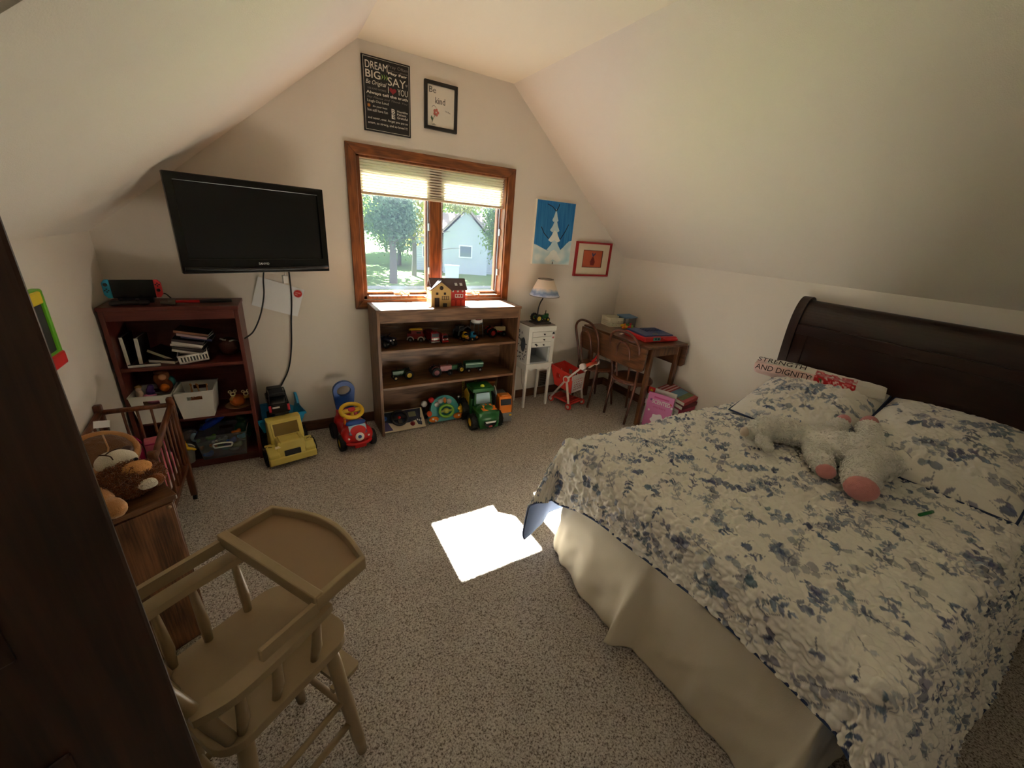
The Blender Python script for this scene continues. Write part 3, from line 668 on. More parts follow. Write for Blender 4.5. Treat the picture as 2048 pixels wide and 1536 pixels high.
# ================================================================ TABLE, CHAIRS, CABINET, LAMP
m_table=wood('table_walnut',(68,41,25),(118,75,46),'Y',5,.32,14); m_tablez=wood('table_walnut_leg',(70,42,25),(124,78,46),'Z',5,.35,14)
def table():
    t=T('drop_leaf_table','brown drop-leaf table with both leaves hanging, in the far right corner','table',(2.265,-.535,0))
    x0,x1,y0,y1=-.235,.215,-.385,.385
    P('tabletop',MB().b2(x0,x1,y0,y1,.682,.700),m_table,t,bev=.004)
    for nm,x in (('drop_leaf',x0-.014),('drop_leaf',x1+.012)):
        P(nm,MB().prism([(y0+.002,.684),(y1-.002,.684),(y1-.002,.52),(y1-.03,.495),(y0+.03,.495),(y0+.002,.52)],x-.008,x+.008,Matrix(((0,0,1,0),(1,0,0,0),(0,1,0,0),(0,0,0,1)))),m_table,t,bev=.003)
    for y in (y0+.10,y1-.10): P('hinge',MB().box((x0+.004,y,.699),(.035,.05,.006)),mat('old_brass',(90,70,44),.4,metal=.7),t)
    for y in (y0+.055,y1-.03): P('apron',MB().b2(x0+.105,x1-.045,y-.008,y+.008,.600,.682),m_tablez,t,bev=.002)
    for x in (x0+.105,x1-.028):
        P('side_apron',MB().b2(x-.008,x+.008,y0+.06,y1-.04,.600,.682),m_table,t)
        for y in (y0+.060,y1-.030):
            P('leg',MB().box((x,y,.341),(.036,.036,.682),(0,0,0)),m_tablez,t,bev=.004)
table()
m_bent=wood('bentwood_brown',(66,34,24),(116,66,46),'Z',6,.3,10); m_seat=mat('chair_seat_veneer',(112,66,40),.35,.2,14)
def bent_chair():
    t=T('bentwood_chair','nearer brown bentwood chair with looped back, by the corner table','chair',(2.172,-.690,0),0,'bentwood chairs at the corner table')
    back=[(-.135,.122,0),(-.115,.128,.20),(-.105,.135,.375),(-.150,.160,.60),(-.178,.150,.70),(-.190,.085,.758),(-.194,0,.772)]
    P('back_hoop',MB().tube(smooth_path(back+[(x,-y,z) for x,y,z in back[-2::-1]],6),.0105,10),m_bent,t)
    inn=[(-.120,.062,.372),(-.150,.074,.52),(-.172,.066,.63),(-.182,.03,.680),(-.184,0,.684)]
    P('inner_hoop',MB().tube(smooth_path(inn+[(x,-y,z) for x,y,z in inn[-2::-1]],6),.008,9),m_bent,t)
    P('seat',MB().lathe([(0,.372),(.10,.368),(.150,.372),(.160,.366),(.163,.355),(.158,.345),(.12,.342)],n=32),m_seat,t)
    P('seat_ring',MB().tube([(math.cos(a)*.158,math.sin(a)*.158,.352) for a in np.linspace(0,2*PI,37)[:-1]],.0125,9,closed=True),m_bent,t)
    for s in (1,-1):
        P('leg',MB().tube(smooth_path([(.10,s*.095,.345),(.115,s*.112,.18),(.138,s*.128,0)],5),[.013,.009],10),m_bent,t)
        P('brace',MB().tube(smooth_path([(-.118,s*.128,.20),(-.09,s*.11,.30),(0,s*.10,.343)],6),.0065,8),m_bent,t)
        P('brace',MB().tube(smooth_path([(.118,s*.115,.17),(.09,s*.10,.29),(0,s*.085,.343)],6),.0065,8),m_bent,t)
    return t
c1=bent_chair(); c2=copy_tree(c1); c2.location=(2.105,-.315,0); c2.rotation_euler=(0,0,math.radians(-4))
c2['label']='farther brown bentwood chair behind the toy shopping cart, in the corner'

m_white=mat('white_lacquer',(226,222,212),.4,.03); m_black=mat('black_print',(20,20,22),.6,.05); m_knob=mat('dark_knob',(54,48,44),.35,metal=.5)
def yz():  # outline (y, z) extruded along x
    return Matrix(((0,0,1,0),(1,0,0,0),(0,1,0,0),(0,0,0,1)))
def cabinet():
    t=T('jewelry_cabinet','small white cabinet of three drawers on tall legs beside the bookcase','cabinet',(1.387,-.235,0))
    w,d=.262,.195
    z0,z1=.405,.735
    for x in (0,w-.034): P('front_stile',MB().b2(x,x+.034,0,.014,z0,z1-.05),m_white,t,bev=.002)
    P('side_panel',MB().b2(0,.012,.014,d,z0,z1-.05),m_white,t,bev=.002); P('side_panel',MB().b2(w-.012,w,.014,d,z0,z1-.05),m_white,t,bev=.002)
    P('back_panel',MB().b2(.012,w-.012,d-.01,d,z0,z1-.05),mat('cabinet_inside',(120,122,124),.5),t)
    P('cornice',MB().b2(-.006,w+.006,-.008,d+.002,z1-.05,z1-.008),m_white,t,bev=.004)
    P('top_inset',MB().b2(.004,w-.004,.002,d-.004,z1-.008,z1),mat('cabinet_top_brown',(112,98,86),.35,.2,14),t,bev=.002)
    for i in range(3):
        zb=.640-i*.045
        dr=P('drawer',MB().b2(.036,w-.036,-.003,.16,zb,zb+.042),m_white,t,bev=.002)
        P('knob',MB().lathe([(0,0),(.004,.001),(.0035,.006),(.007,.012),(.006,.016),(0,.017)],(w*.56,-.003,zb+.021),(PI/2,0,0),12),m_knob,dr)
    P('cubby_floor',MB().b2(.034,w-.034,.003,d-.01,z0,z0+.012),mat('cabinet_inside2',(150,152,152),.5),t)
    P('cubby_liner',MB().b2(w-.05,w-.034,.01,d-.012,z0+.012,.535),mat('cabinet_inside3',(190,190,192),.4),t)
    # stickers: flat print on the front
    P('bird_sticker',MB().prism([(.060,.575),(.078,.566),(.085,.556),(.090,.566),(.102,.568),(.090,.573),(.074,.584)],-.0045,-.0035,Matrix(((1,0,0,0),(0,0,1,0),(0,1,0,0),(0,0,0,1)))),m_black,t,label='black bird sticker on the lowest drawer')
    hx=w-.016
    P('sticker_hat',MB().b2(hx-.013,hx+.013,-.0015,0,.656,.661).b2(hx-.008,hx+.008,-.0015,0,.661,.674),m_black,t)
    P('sticker_face',MB().lathe([(.013,0),(.013,.0012),(0,.0012)],(hx,0,.643),(PI/2,0,0),20),mat('sticker_white',(240,226,222),.6),t)
    P('sticker_scarf',MB().lathe([(.009,0),(.009,.0012),(0,.0012)],(hx,0,.626),(PI/2,0,0),20),mat('sticker_pink',(214,110,116),.6),t)
    # flowery scroll print on the left side and an oval
    fl=MB(); rs=np.random.RandomState(8)
    for i in range(46):
        y=.02+rs.rand()*.165; z=.425+rs.rand()*.245; a=rs.rand()*6.28
        if ((y-.075)/.045)**2+((z-.56)/.075)**2<1: continue
        k=8; lp=[(y+math.cos(a)*.011*math.cos(b)-math.sin(a)*.005*math.sin(b),z+math.sin(a)*.011*math.cos(b)+math.cos(a)*.005*math.sin(b)) for b in np.linspace(0,6.28,k+1)[:-1]]
        fl.prism(lp,-.0012,0,yz())
    P('scroll_print',fl,mat('scroll_grey',(44,44,48),.6),t)['kind']='stuff'
    P('oval_mirror',MB().prism([(.075+.034*math.cos(b),.56+.062*math.sin(b)) for b in np.linspace(0,6.28,25)[:-1]],-.002,0,yz()),mat('oval_dark',(84,92,100),.15,.2,20),t)
    # stand
    pts=[(0,.395),(0,.34)]+[(.02+.222*k/24,.352+.010*math.cos(k/24*6*PI)) for k in range(25)]+[(w,.34),(w,.395)]
    P('stand_apron',MB().prism(pts,0,.012,Matrix(((1,0,0,0),(0,0,1,0),(0,1,0,0),(0,0,0,1)))),m_white,t)
    P('stand_side',MB().b2(.0,.012,.012,d,.345,.395).b2(w-.012,w,.012,d,.345,.395).b2(0,w,d-.012,d,.345,.395),m_white,t)
    P('stand_top',MB().b2(-.008,w+.008,-.010,d+.004,.395,.406),m_white,t,bev=.003)
    for x,y in ((.013,.013),(w-.013,.013),(.013,d-.013),(w-.013,d-.013)):
        P('leg',MB().box((x,y,.19),(.018,.018,.38),(0,0,0),(1.35,1.35)),m_white,t,bev=.002)
cabinet()
m_tyre=mat('black_rubber',(24,24,24),.75,.2,30); m_green=mat('tractor_green',(30,82,44),.35,.08); m_yellow=mat('hub_yellow',(222,186,58),.4,.06)
def wheel(parent,loc,r,w,hub,tyre=None,axis='Y',lug=0):
    rot={'Y':(PI/2,0,0),'X':(0,PI/2,0)}[axis]
    mb=MB().lathe([(r*.55,-w/2),(r*.9,-w/2),(r,-w*.32),(r,w*.32),(r*.9,w/2),(r*.55,w/2),(r*.55,-w/2)],n=22,rot=rot)
    if lug:
        for k in range(lug):
            a=2*PI*k/lug
            for s in (-1,1):
                mb.box((0,0,0),(r*.10,r*.10,w*.48)); n=len(mb.v)-8
                mb.xf(Euler(rot).to_matrix().to_4x4()@Matrix.Rotation(a+s*.09,4,'Z')@Matrix.Translation((r*1.0,0,s*w*.25))@Matrix.Rotation(s*.5,4,'X'),n)
    o=P('wheel',mb,tyre or m_tyre,parent); o.location=loc
    h=MB().lathe([(0,-w*.40),(r*.18,-w*.46),(r*.2,-w*.36),(r*.5,-w*.30),(r*.58,-w*.46),(r*.58,w*.46),(r*.5,w*.30),(r*.2,w*.36),(r*.18,w*.46),(0,w*.40)],n=20,rot=rot)
    P('hub',h,hub,o)
    return o
def tractor(label,loc,rz,L,body,hub,hub2,hood=None,group=None,seat=True,root=None,metal=None,name='toy_tractor',front_r=.105,rear_r=.20,exhaust=True):
    """+x is forward; origin on the ground at mid length"""
    t=root or T(name,label,'toy tractor',loc,rz,group); k=L
    hood=hood or body; md=metal or mat('toy_dark',(34,32,32),.5)
    W=.30*k
    P('chassis',MB().box((0,0,.20*k),(.72*k,.14*k,.10*k)).box((-.24*k,0,.22*k),(.20*k,.30*k,.10*k)),md,t,bev=.004*k/.17)
    P('hood',MB().box((.17*k,0,.32*k),(.50*k,.17*k,.17*k)).box((.17*k,0,.405*k),(.50*k,.13*k,.03*k)),hood,t,bev=.012*k)
    P('engine',MB().box((.12*k,0,.24*k),(.34*k,.15*k,.12*k)).cyl((.05*k,-.10*k,.24*k),(.05*k,.10*k,.24*k),.035*k,n=10),body,t,bev=.01*k)
    P('grille',MB().box((.425*k,0,.31*k),(.014*k,.14*k,.17*k)),hood if hood is not body else md,t)
    for s in (-1,1):
        P('fender',MB().lathe([(rear_r*k*1.10,-.04*k),(rear_r*k*1.10,.04*k)],(-.27*k,s*(W*.5-.01*k),rear_r*k),(PI/2,0,0),14,a0=.3,a1=2.6),body,t)
        wheel(t,(-.27*k,s*W*.62,rear_r*k),rear_r*k,.13*k,hub,lug=14); wheel(t,(.32*k,s*W*.46,front_r*k),front_r*k,.08*k,hub2)
    P('axle',MB().cyl((-.27*k,-W*.6,rear_r*k),(-.27*k,W*.6,rear_r*k),.025*k,n=8).cyl((.32*k,-W*.45,front_r*k),(.32*k,W*.45,front_r*k),.02*k,n=8).box((.32*k,0,.16*k),(.05*k,.06*k,.10*k)),md,t)
    if seat: P('seat',MB().box((-.26*k,0,.37*k),(.12*k,.14*k,.03*k)).box((-.32*k,0,.43*k),(.03*k,.14*k,.12*k)),md,t,bev=.008*k)
    P('steering_wheel',MB().tube([(-.10*k+.02*k*math.sin(a),.055*k*math.cos(a),.45*k+.05*k*math.sin(a)) for a in np.linspace(0,6.28,15)[:-1]],.008*k,6,closed=True).cyl((-.06*k,0,.38*k),(-.10*k,0,.45*k),.009*k,n=6),md,t)
    if exhaust: P('exhaust',MB().cyl((.24*k,0,.40*k),(.24*k,0,.58*k),.014*k,n=8),md,t)
    return t
def lamp():
    t=T('table_lamp','tractor-base table lamp with a blue and white cone shade, on the white cabinet','lamp',(1.545,-.150,.735))
    P('base',MB().prism([(-.085,-.05),(.075,-.055),(.085,.05),(-.08,.055)],0,.014),mat('lamp_base_rock',(70,64,58),.8,.3,30,.6,60),t,bev=.004)
    b=P('tractor_body',MB().box((.015,0,.052),(.10,.030,.030)).box((-.035,0,.05),(.05,.05,.022)).box((.055,0,.062),(.03,.026,.034)),m_green,t,bev=.003)
    for s in (-1,1):
        wheel(t,(-.045,s*.034,.046),.034,.020,m_yellow,lug=10); wheel(t,(.058,s*.022,.032),.018,.013,m_yellow)
    P('exhaust',MB().cyl((.045,0,.07),(.045,0,.105),.0035,n=8),m_black,t)
    P('pole',MB().tube(smooth_path([(-.035,0,.058),(-.034,0,.12),(-.020,0,.17),(.004,0,.215),(.012,0,.29)],6),.0055,10),m_black,t)
    m=bpy.data.materials.new('lamp_shade_print'); m.use_nodes=True; nt=m.node_tree; N=nt.nodes; L=nt.links; bs=N['Principled BSDF']; bs.inputs['Roughness'].default_value=.9
    tc=N.new('ShaderNodeTexCoord'); sx=N.new('ShaderNodeSeparateXYZ'); nz=N.new('ShaderNodeTexNoise'); nz.inputs['Scale'].default_value=22; nz.inputs['Detail'].default_value=6
    L.new(tc.outputs['Object'],sx.inputs[0]); L.new(tc.outputs['Object'],nz.inputs['Vector'])
    ma=N.new('ShaderNodeMath'); ma.operation='MULTIPLY_ADD'; ma.inputs[1].default_value=.06; L.new(nz.outputs['Fac'],ma.inputs[0]); L.new(sx.outputs['Z'],ma.inputs[2])
    cr=N.new('ShaderNodeValToRGB'); L.new(ma.outputs[0],cr.inputs[0]); e=cr.color_ramp.elements; e[0].position=.262; e[0].color=lin((196,198,206)); e[1].position=.325; e[1].color=lin((228,208,186))
    a=e.new(.285); a.color=lin((112,130,158)); a=e.new(.30); a.color=lin((150,164,184)); a=e.new(.272); a.color=lin((150,160,186)); L.new(cr.outputs['Color'],bs.inputs['Base Color'])
    sh=P('lamp_shade',MB().lathe([(.125,.228),(.064,.360),(.062,.360),(.123,.228)],(.012,0,0),n=36,cap=False),m,t)
    P('shade_trim',MB().tube([(.012+.124*math.cos(a),.124*math.sin(a),.229) for a in np.linspace(0,6.28,37)[:-1]],.003,6,closed=True).tube([(.012+.063*math.cos(a),.063*math.sin(a),.360) for a in np.linspace(0,6.28,37)[:-1]],.0025,6,closed=True),mat('shade_trim',(112,104,92),.7),t)
    P('spider',MB().cyl((-.05,0,.355),(.074,0,.355),.002,n=6).cyl((.012,0,.28),(.012,0,.358),.003,n=6),m_knob,t)
    P('bulb',MB().ell((.012,0,.305),(.02,.02,.026)),mat('bulb_glass',(230,226,214),.2),t)
    P('lamp_cord',MB().tube(smooth_path([(-.06,.05,.01),(-.085,.058,.003),(-.09,.085,-.02),(-.08,.12,-.30),(-.06,.12,-.55),(-.02,.115,-.68)],6),.002,6),mat('lamp_cord',(120,110,96),.6),t)
lamp()

# ================================================================ TELEVISION AND WALL
def tv():
    t=T('television','black flat television on a wall arm above the reddish bookcase','television',(-.395,-.277,1.355),.32)
    w,h=.70,.443; mb=mat('tv_black_gloss',(9,9,10),.22,.05); ms=mat('tv_screen',(5,5,6),.32,.02)
    P('bezel',MB().prism([[(-w/2,-h/2),(w/2,-h/2),(w/2,h/2),(-w/2,h/2)],[(-w/2+.035,-h/2+.072),(-w/2+.035,h/2-.035),(w/2-.035,h/2-.035),(w/2-.035,-h/2+.072)]],-.020,.012,Matrix(((1,0,0,0),(0,0,1,0),(0,1,0,0),(0,0,0,1)))),mb,t,bev=.004)
    P('screen',MB().b2(-w/2+.03,w/2-.03,-.008,.006,-h/2+.065,h/2-.03),ms,t)
    P('lower_lip',MB().tube([(x,-.016-.010*(1-(2*x/w)**2),-h/2+.018+.006*(2*x/w)**2) for x in np.linspace(-w/2+.01,w/2-.01,17)],.013,10,flat=.8),mat('tv_lip',(26,26,28),.3),t)
    P('back_shell',MB().box((0,.035,0),(w*.92,.05,h*.86)),mat('tv_shell',(18,18,18),.6),t,bev=.015)
    txt('logo','SANYO',mat('logo_silver',(200,200,200),.4),t,(.0,-.0225,-h/2+.040),.050,.012,align='CENTER',bold=.02)
    P('wall_arm',MB().cyl((0,.06,-.02),(.06,.17,-.02),.016,n=10).cyl((.06,.17,-.02),(.02,.27,-.02),.016,n=10).box((.02,.255,-.02),(.06,.03,.14),(0,0,-.32)),mat('mount_black',(20,20,20),.5),t)
    P('power_cord',MB().tube(smooth_path([(.02,.05,-.20),(.01,.06,-.27),(.0,.06,-.36),(-.03,.07,-.47),(-.075,.08,-.56),(-.12,.10,-.60)],6),.0042,8),m_black,t)
    P('plug_cable',MB().tube(smooth_path([(.14,.06,-.20),(.135,.075,-.235),(.13,.08,-.26)],4),.003,8).box((.13,.08,-.275),(.026,.02,.045)),mat('white_plastic',(230,228,222),.4),t,bev=.003,label='white plug hanging under the screen')
tv()
def cord():
    tag(P('hanging_cord',MB().tube(smooth_path([(-.268,-.012,1.12),(-.272,-.012,.95),(-.290,-.010,.80),(-.310,-.010,.62),(-.345,-.010,.47),(-.42,-.012,.33),(-.470,-.02,.24),(-.475,-.04,.02)],6),.0042,8),m_black),'thin black cord hanging down the wall behind the yellow dump truck','cord')
cord()
def paper():
    t=T('certificate','tilted white sheet with a red seal on the wall below the television','paper',(-.434,-.003,1.074),rot=(0,math.radians(18.5),0))
    nx=10; V=[];F=[]
    m=MB().grid(lambda u,v:(u*.252,-.004-.006*math.sin(u*PI)*v,-v*.178),10,8)
    P('sheet',m,mat('paper_white',(240,240,240),.8,.02),t)
    P('seal',MB().prism([((.222+(.026 if k%2 else .021)*math.cos(2*PI*k/48)),(-.035+(.026 if k%2 else .021)*math.sin(2*PI*k/48))) for k in range(48)],.0075,.0085,Matrix(((1,0,0,0),(0,0,-1,0),(0,1,0,0),(0,0,0,1)))),mat('seal_red',(200,34,30),.5),t)
    txt('seal_text','NOTARY\nSEAL',mat('seal_lettering',(236,190,180),.6),t,(.207,-.0095,-.046),.030,.02)
paper()
mxz=Matrix(((1,0,0,0),(0,0,1,0),(0,1,0,0),(0,0,0,1)))
def rect(a,b,c,d): return [(a,c),(b,c),(b,d),(a,d)]
def poster():
    t=T('wall_sign','tall black sign of white sayings, DREAM BIG at its top','sign',(.224,0,1.937)); w,h=.280,.374
    P('board',MB().b2(0,w,-.014,0,0,h),mat('sign_black',(20,18,18),.6),t,bev=.002)
    mw=mat('sign_lettering',(226,220,208),.7); mg=mat('sign_green',(140,176,84),.7); mr=mat('sign_heart',(150,36,44),.7); md=mat('sign_dim_lettering',(130,124,120),.7); mo=mat('sign_orange',(206,132,52),.7)
    P('border_line',MB().prism([rect(.008,w-.008,.008,h-.008),rect(.0095,w-.0095,.0095,h-.0095)[::-1]],-.0146,-.014,mxz),mw,t)
    def L(s,x,y,wd,ht,m=mw,**k): txt('lettering',s,m,t,(x*w,-.0141,(1-y)*h),wd*w,ht*h,**k)
    L('DREAM',.07,.165,.45,.095); L('BIG',.07,.285,.30,.10,bold=.01)
    for i in range(3): P('chevron',MB().prism([((.39+i*.05)*w,(1-.28)*h),((.43+i*.05)*w,(1-.24)*h),((.39+i*.05)*w,(1-.20)*h),((.405+i*.05)*w,(1-.24)*h)],-.0146,-.014,mxz),mg,t)
    L('Pray Often',.53,.115,.42,.055,md); L('count your blessings',.53,.145,.42,.022,md); L('Play Fair',.53,.195,.40,.042,bold=.03)
    L('SAY',.52,.33,.38,.11); L('I',.52,.435,.012,.085); L('YOU',.72,.435,.22,.085)
    hp=[(.62*w+.055*w*1.0*math.sin(a)**3*1.35,(1-.395)*h+.0036*(13*math.cos(a)-5*math.cos(2*a)-2*math.cos(3*a)-math.cos(4*a))/3.2) for a in np.linspace(0,6.28,33)[:-1]]
    P('heart',MB().prism(hp[::-1],-.0146,-.014,mxz),mr,t)
    P('small_heart',MB().prism([(.915*w+.02*w*math.sin(a)**3*1.3,(1-.28)*h+.0016*(13*math.cos(a)-5*math.cos(2*a)-2*math.cos(3*a)-math.cos(4*a))/3.2) for a in np.linspace(0,6.28,25)[:-1]][::-1],-.0146,-.014,mxz),md,t)
    L('Be Original',.07,.385,.42,.075,shear=.3); L('USE KIND WORDS',.10,.432,.38,.024,md); L('Always tell the truth',.07,.505,.87,.050,bold=.02)
    L('Say Please and Thank You',.08,.555,.85,.036,md,shear=.3); L('Laugh Out Loud',.08,.612,.44,.044); 
    P('flower_mark',MB().prism([((.11+(.04 if k%2 else .02)*math.cos(PI*k/8))*w,(1-.65)*h+(.04 if k%2 else .02)*w*math.sin(PI*k/8)) for k in range(16)],-.0146,-.014,mxz),mo,t)
    L('do your best',.19,.672,.30,.034); L('but still have fun',.08,.725,.42,.036)
    L('B',.58,.70,.075,.062,bold=.02); L('E',.58,.775,.075,.062,bold=.02); L('Humble',.70,.672,.23,.030); L('Patient',.70,.715,.20,.030); L('Grateful',.70,.762,.23,.034)
    L('and never, ever, forget you are so',.08,.838,.85,.042); L('smart, so strong, and so loved !!!',.08,.905,.84,.042)
poster()
m_fblack=mat('frame_black',(22,20,18),.45,.05); m_paper=mat('drawing_paper',(226,218,204),.85,.02)
def bekind():
    t=T('framed_drawing','small black-framed child drawing reading Be kind above the window','picture',(.592,0,2.008)); w,h=.220,.261
    P('frame',MB().prism([rect(0,w,0,h),rect(.020,w-.020,.020,h-.020)[::-1]],-.020,0,mxz),m_fblack,t,bev=.003)
    P('paper',MB().b2(.018,w-.018,-.008,-.004,.018,h-.018),m_paper,t); mk=mat('pencil_line',(84,78,74),.8)
    txt('handwriting','Be',mk,t,(.032,-.0083,.200),.045,.032); txt('handwriting','kind',mk,t,(.072,-.0083,.146),.066,.034); txt('handwriting','Love, Mom',mk,t,(.138,-.0083,.112),.036,.009,rot=(PI/2,.25,0))
    mr=mat('crayon_red',(196,112,96),.8); mg=mat('crayon_green',(92,116,86),.8)
    for a in range(5): P('petal',MB().prism([(.078+.012*math.cos(a*1.257)+.008*math.cos(b),.098+.013*math.sin(a*1.257)+.009*math.sin(b)) for b in np.linspace(0,6.28,13)[:-1]],-.0088,-.008,mxz),mr,t)
    P('flower_stem',MB().tube([(.074,-.0085,.086),(.060,-.0085,.065),(.052,-.0085,.04)],.0012,5),mg,t); P('leaf',MB().prism([(.060,.062),(.046,.078),(.042,.064),(.052,.05)],-.0088,-.008,mxz),mg,t)
    P('scribble',MB().tube(smooth_path([(.05,-.0085,.034),(.058,-.0085,.028),(.064,-.0085,.036),(.07,-.0085,.028),(.078,-.0085,.033)]),.001,5).tube(smooth_path([(.05,-.0085,.122),(.062,-.0085,.134),(.078,-.0085,.124)]),.001,5),mk,t)
bekind()
def snow_painting():
    t=T('canvas_painting','tall blue canvas painting of a snowy hill right of the window','painting',(1.489,0,1.199)); w,h=.385,.488
    P('canvas',MB().b2(0,w,-.020,0,0,h),mat('canvas_edge',(224,220,208),.8),t,bev=.002)
    nx,nz=120,150; U,V=np.meshgrid(np.linspace(0,1,nx),np.linspace(0,1,nz))
    st=gnoise(U*22,V*1.6,31)*.5+gnoise(U*60,V*3,32)*.35
    sky=np.array(lin((26,104,170))[:3]); sk2=np.array(lin((70,148,200))[:3]); im=sky+(sk2-sky)*np.clip(.35+st*1.2,0,1)[...,None]
    hill=.27+.06*np.sin(U*5+2.2)+.09*np.clip((U-.72)*5,0,1); sn=np.array(lin((222,232,230))[:3]); s2=np.array(lin((160,204,214))[:3])
    snow=(V<hill); im[snow]=(sn+(s2-sn)*np.clip(.3+gnoise(U*5,V*9,33)*1.1,0,1)[...,None])[snow]
    cloth('painted_scene',.004+U*(w-.008),np.full(U.shape,-.0205),.004+V*(h-.008),vmat('painted_canvas',.7,.3,240,0),t,im)
    ms=mat('painted_snow',(232,236,230),.8,.04,30); md=mat('painted_branch',(26,30,44),.8)
    for (cx,cz,rx,rz_) in ((.205,.075,.085,.060),(.205,.150,.072,.055),(.20,.225,.060,.055),(.195,.300,.047,.052),(.19,.372,.030,.045)):
        P('snowy_bough',MB().prism([(cx,cz+rz_*1.35),(cx+rx*.55,cz+rz_*.1),(cx+rx,cz-rz_*.62),(cx+rx*.55,cz-rz_*.85),(cx,cz-rz_*.55),(cx-rx*.5,cz-rz_*.88),(cx-rx,cz-rz_*.6),(cx-rx*.5,cz+rz_*.1)],-.0216-cz*.003,-.0206,mxz),ms if int(cz*1000)%2 else mat('painted_snow_blue',(196,220,226),.8,.05,30),t)
    for pts in ([(.19,.41),(.15,.44),(.10,.455)],[(.19,.41),(.21,.44),(.215,.465)],[(.14,.20),(.09,.24),(.06,.285)],[(.26,.20),(.30,.26),(.33,.32)],[(.205,.02),(.205,.0)] ):
        P('painted_twig',MB().tube([(x,-.0222,z+.004) for x,z in pts],.0028,6),md,t)
snow_painting()
def red_frame():
    t=T('red_framed_picture','red-framed picture with a wide cream mat, near the corner','picture',(1.937,0,1.108)); w,h=.402,.292
    P('frame',MB().prism([rect(0,w,0,h),rect(.016,w-.016,.016,h-.016)[::-1]],-.028,0,mxz),mat('frame_red',(158,22,30),.35,.05),t,bev=.003)
    P('mat_board',MB().prism([rect(.014,w-.014,.014,h-.014),rect(.090,w-.090,.078,h-.070)[::-1]],-.012,-.006,mxz),mat('mat_cream',(226,212,184),.85,.02),t)
    P('inner_rim',MB().prism([rect(.088,w-.088,.076,h-.068),rect(.092,w-.092,.080,h-.072)[::-1]],-.0126,-.006,mxz),mat('mat_rim',(104,62,40),.6),t)
    P('print',MB().b2(.088,w-.088,-.008,-.005,.076,h-.068),mat('print_orange',(196,92,58),.6,.18,6),t)
    mv=mat('print_figure',(120,34,30),.7); P('printed_shape',MB().prism([(.185,.095),(.225,.095),(.235,.125),(.222,.15),(.215,.165),(.197,.165),(.19,.15),(.178,.125)],-.0088,-.008,mxz),mv,t)
    P('printed_leaf',MB().prism([(.205,.165),(.190,.195),(.20,.205),(.21,.185),(.226,.205),(.232,.193)],-.0088,-.008,mxz),mat('print_blue',(46,62,110),.7),t)
red_frame()
def easel():
    t=T('toy_drawing_board','green, yellow and red toy drawing board hung on the left wall','toy board',(-1.113,-.905,.985),rot=(0,0,PI/2))
    w,h=.30,.275
    P('board_frame',MB().prism([rect(-w/2,w/2,-h/2,h/2),rect(-w/2+.022,w/2-.022,-h/2+.05,h/2-.045)[::-1]],-.03,0,mxz),mat('toy_green_bright',(110,190,40),.4),t,bev=.006)
    P('chalkboard',MB().b2(-w/2+.02,w/2-.02,-.022,-.008,-h/2+.048,h/2-.043),mat('slate_dark',(44,44,46),.6,.3,14),t)
    P('top_clip',MB().b2(-w/2+.02,w/2-.03,-.036,-.004,h/2-.048,h/2-.004),mat('toy_yellow',(232,200,50),.4),t,bev=.006); P('tray',MB().b2(-w/2,w/2,-.036,-.002,-h/2-.006,-h/2+.044),mat('toy_red',(212,40,40),.4),t,bev=.006)
easel()
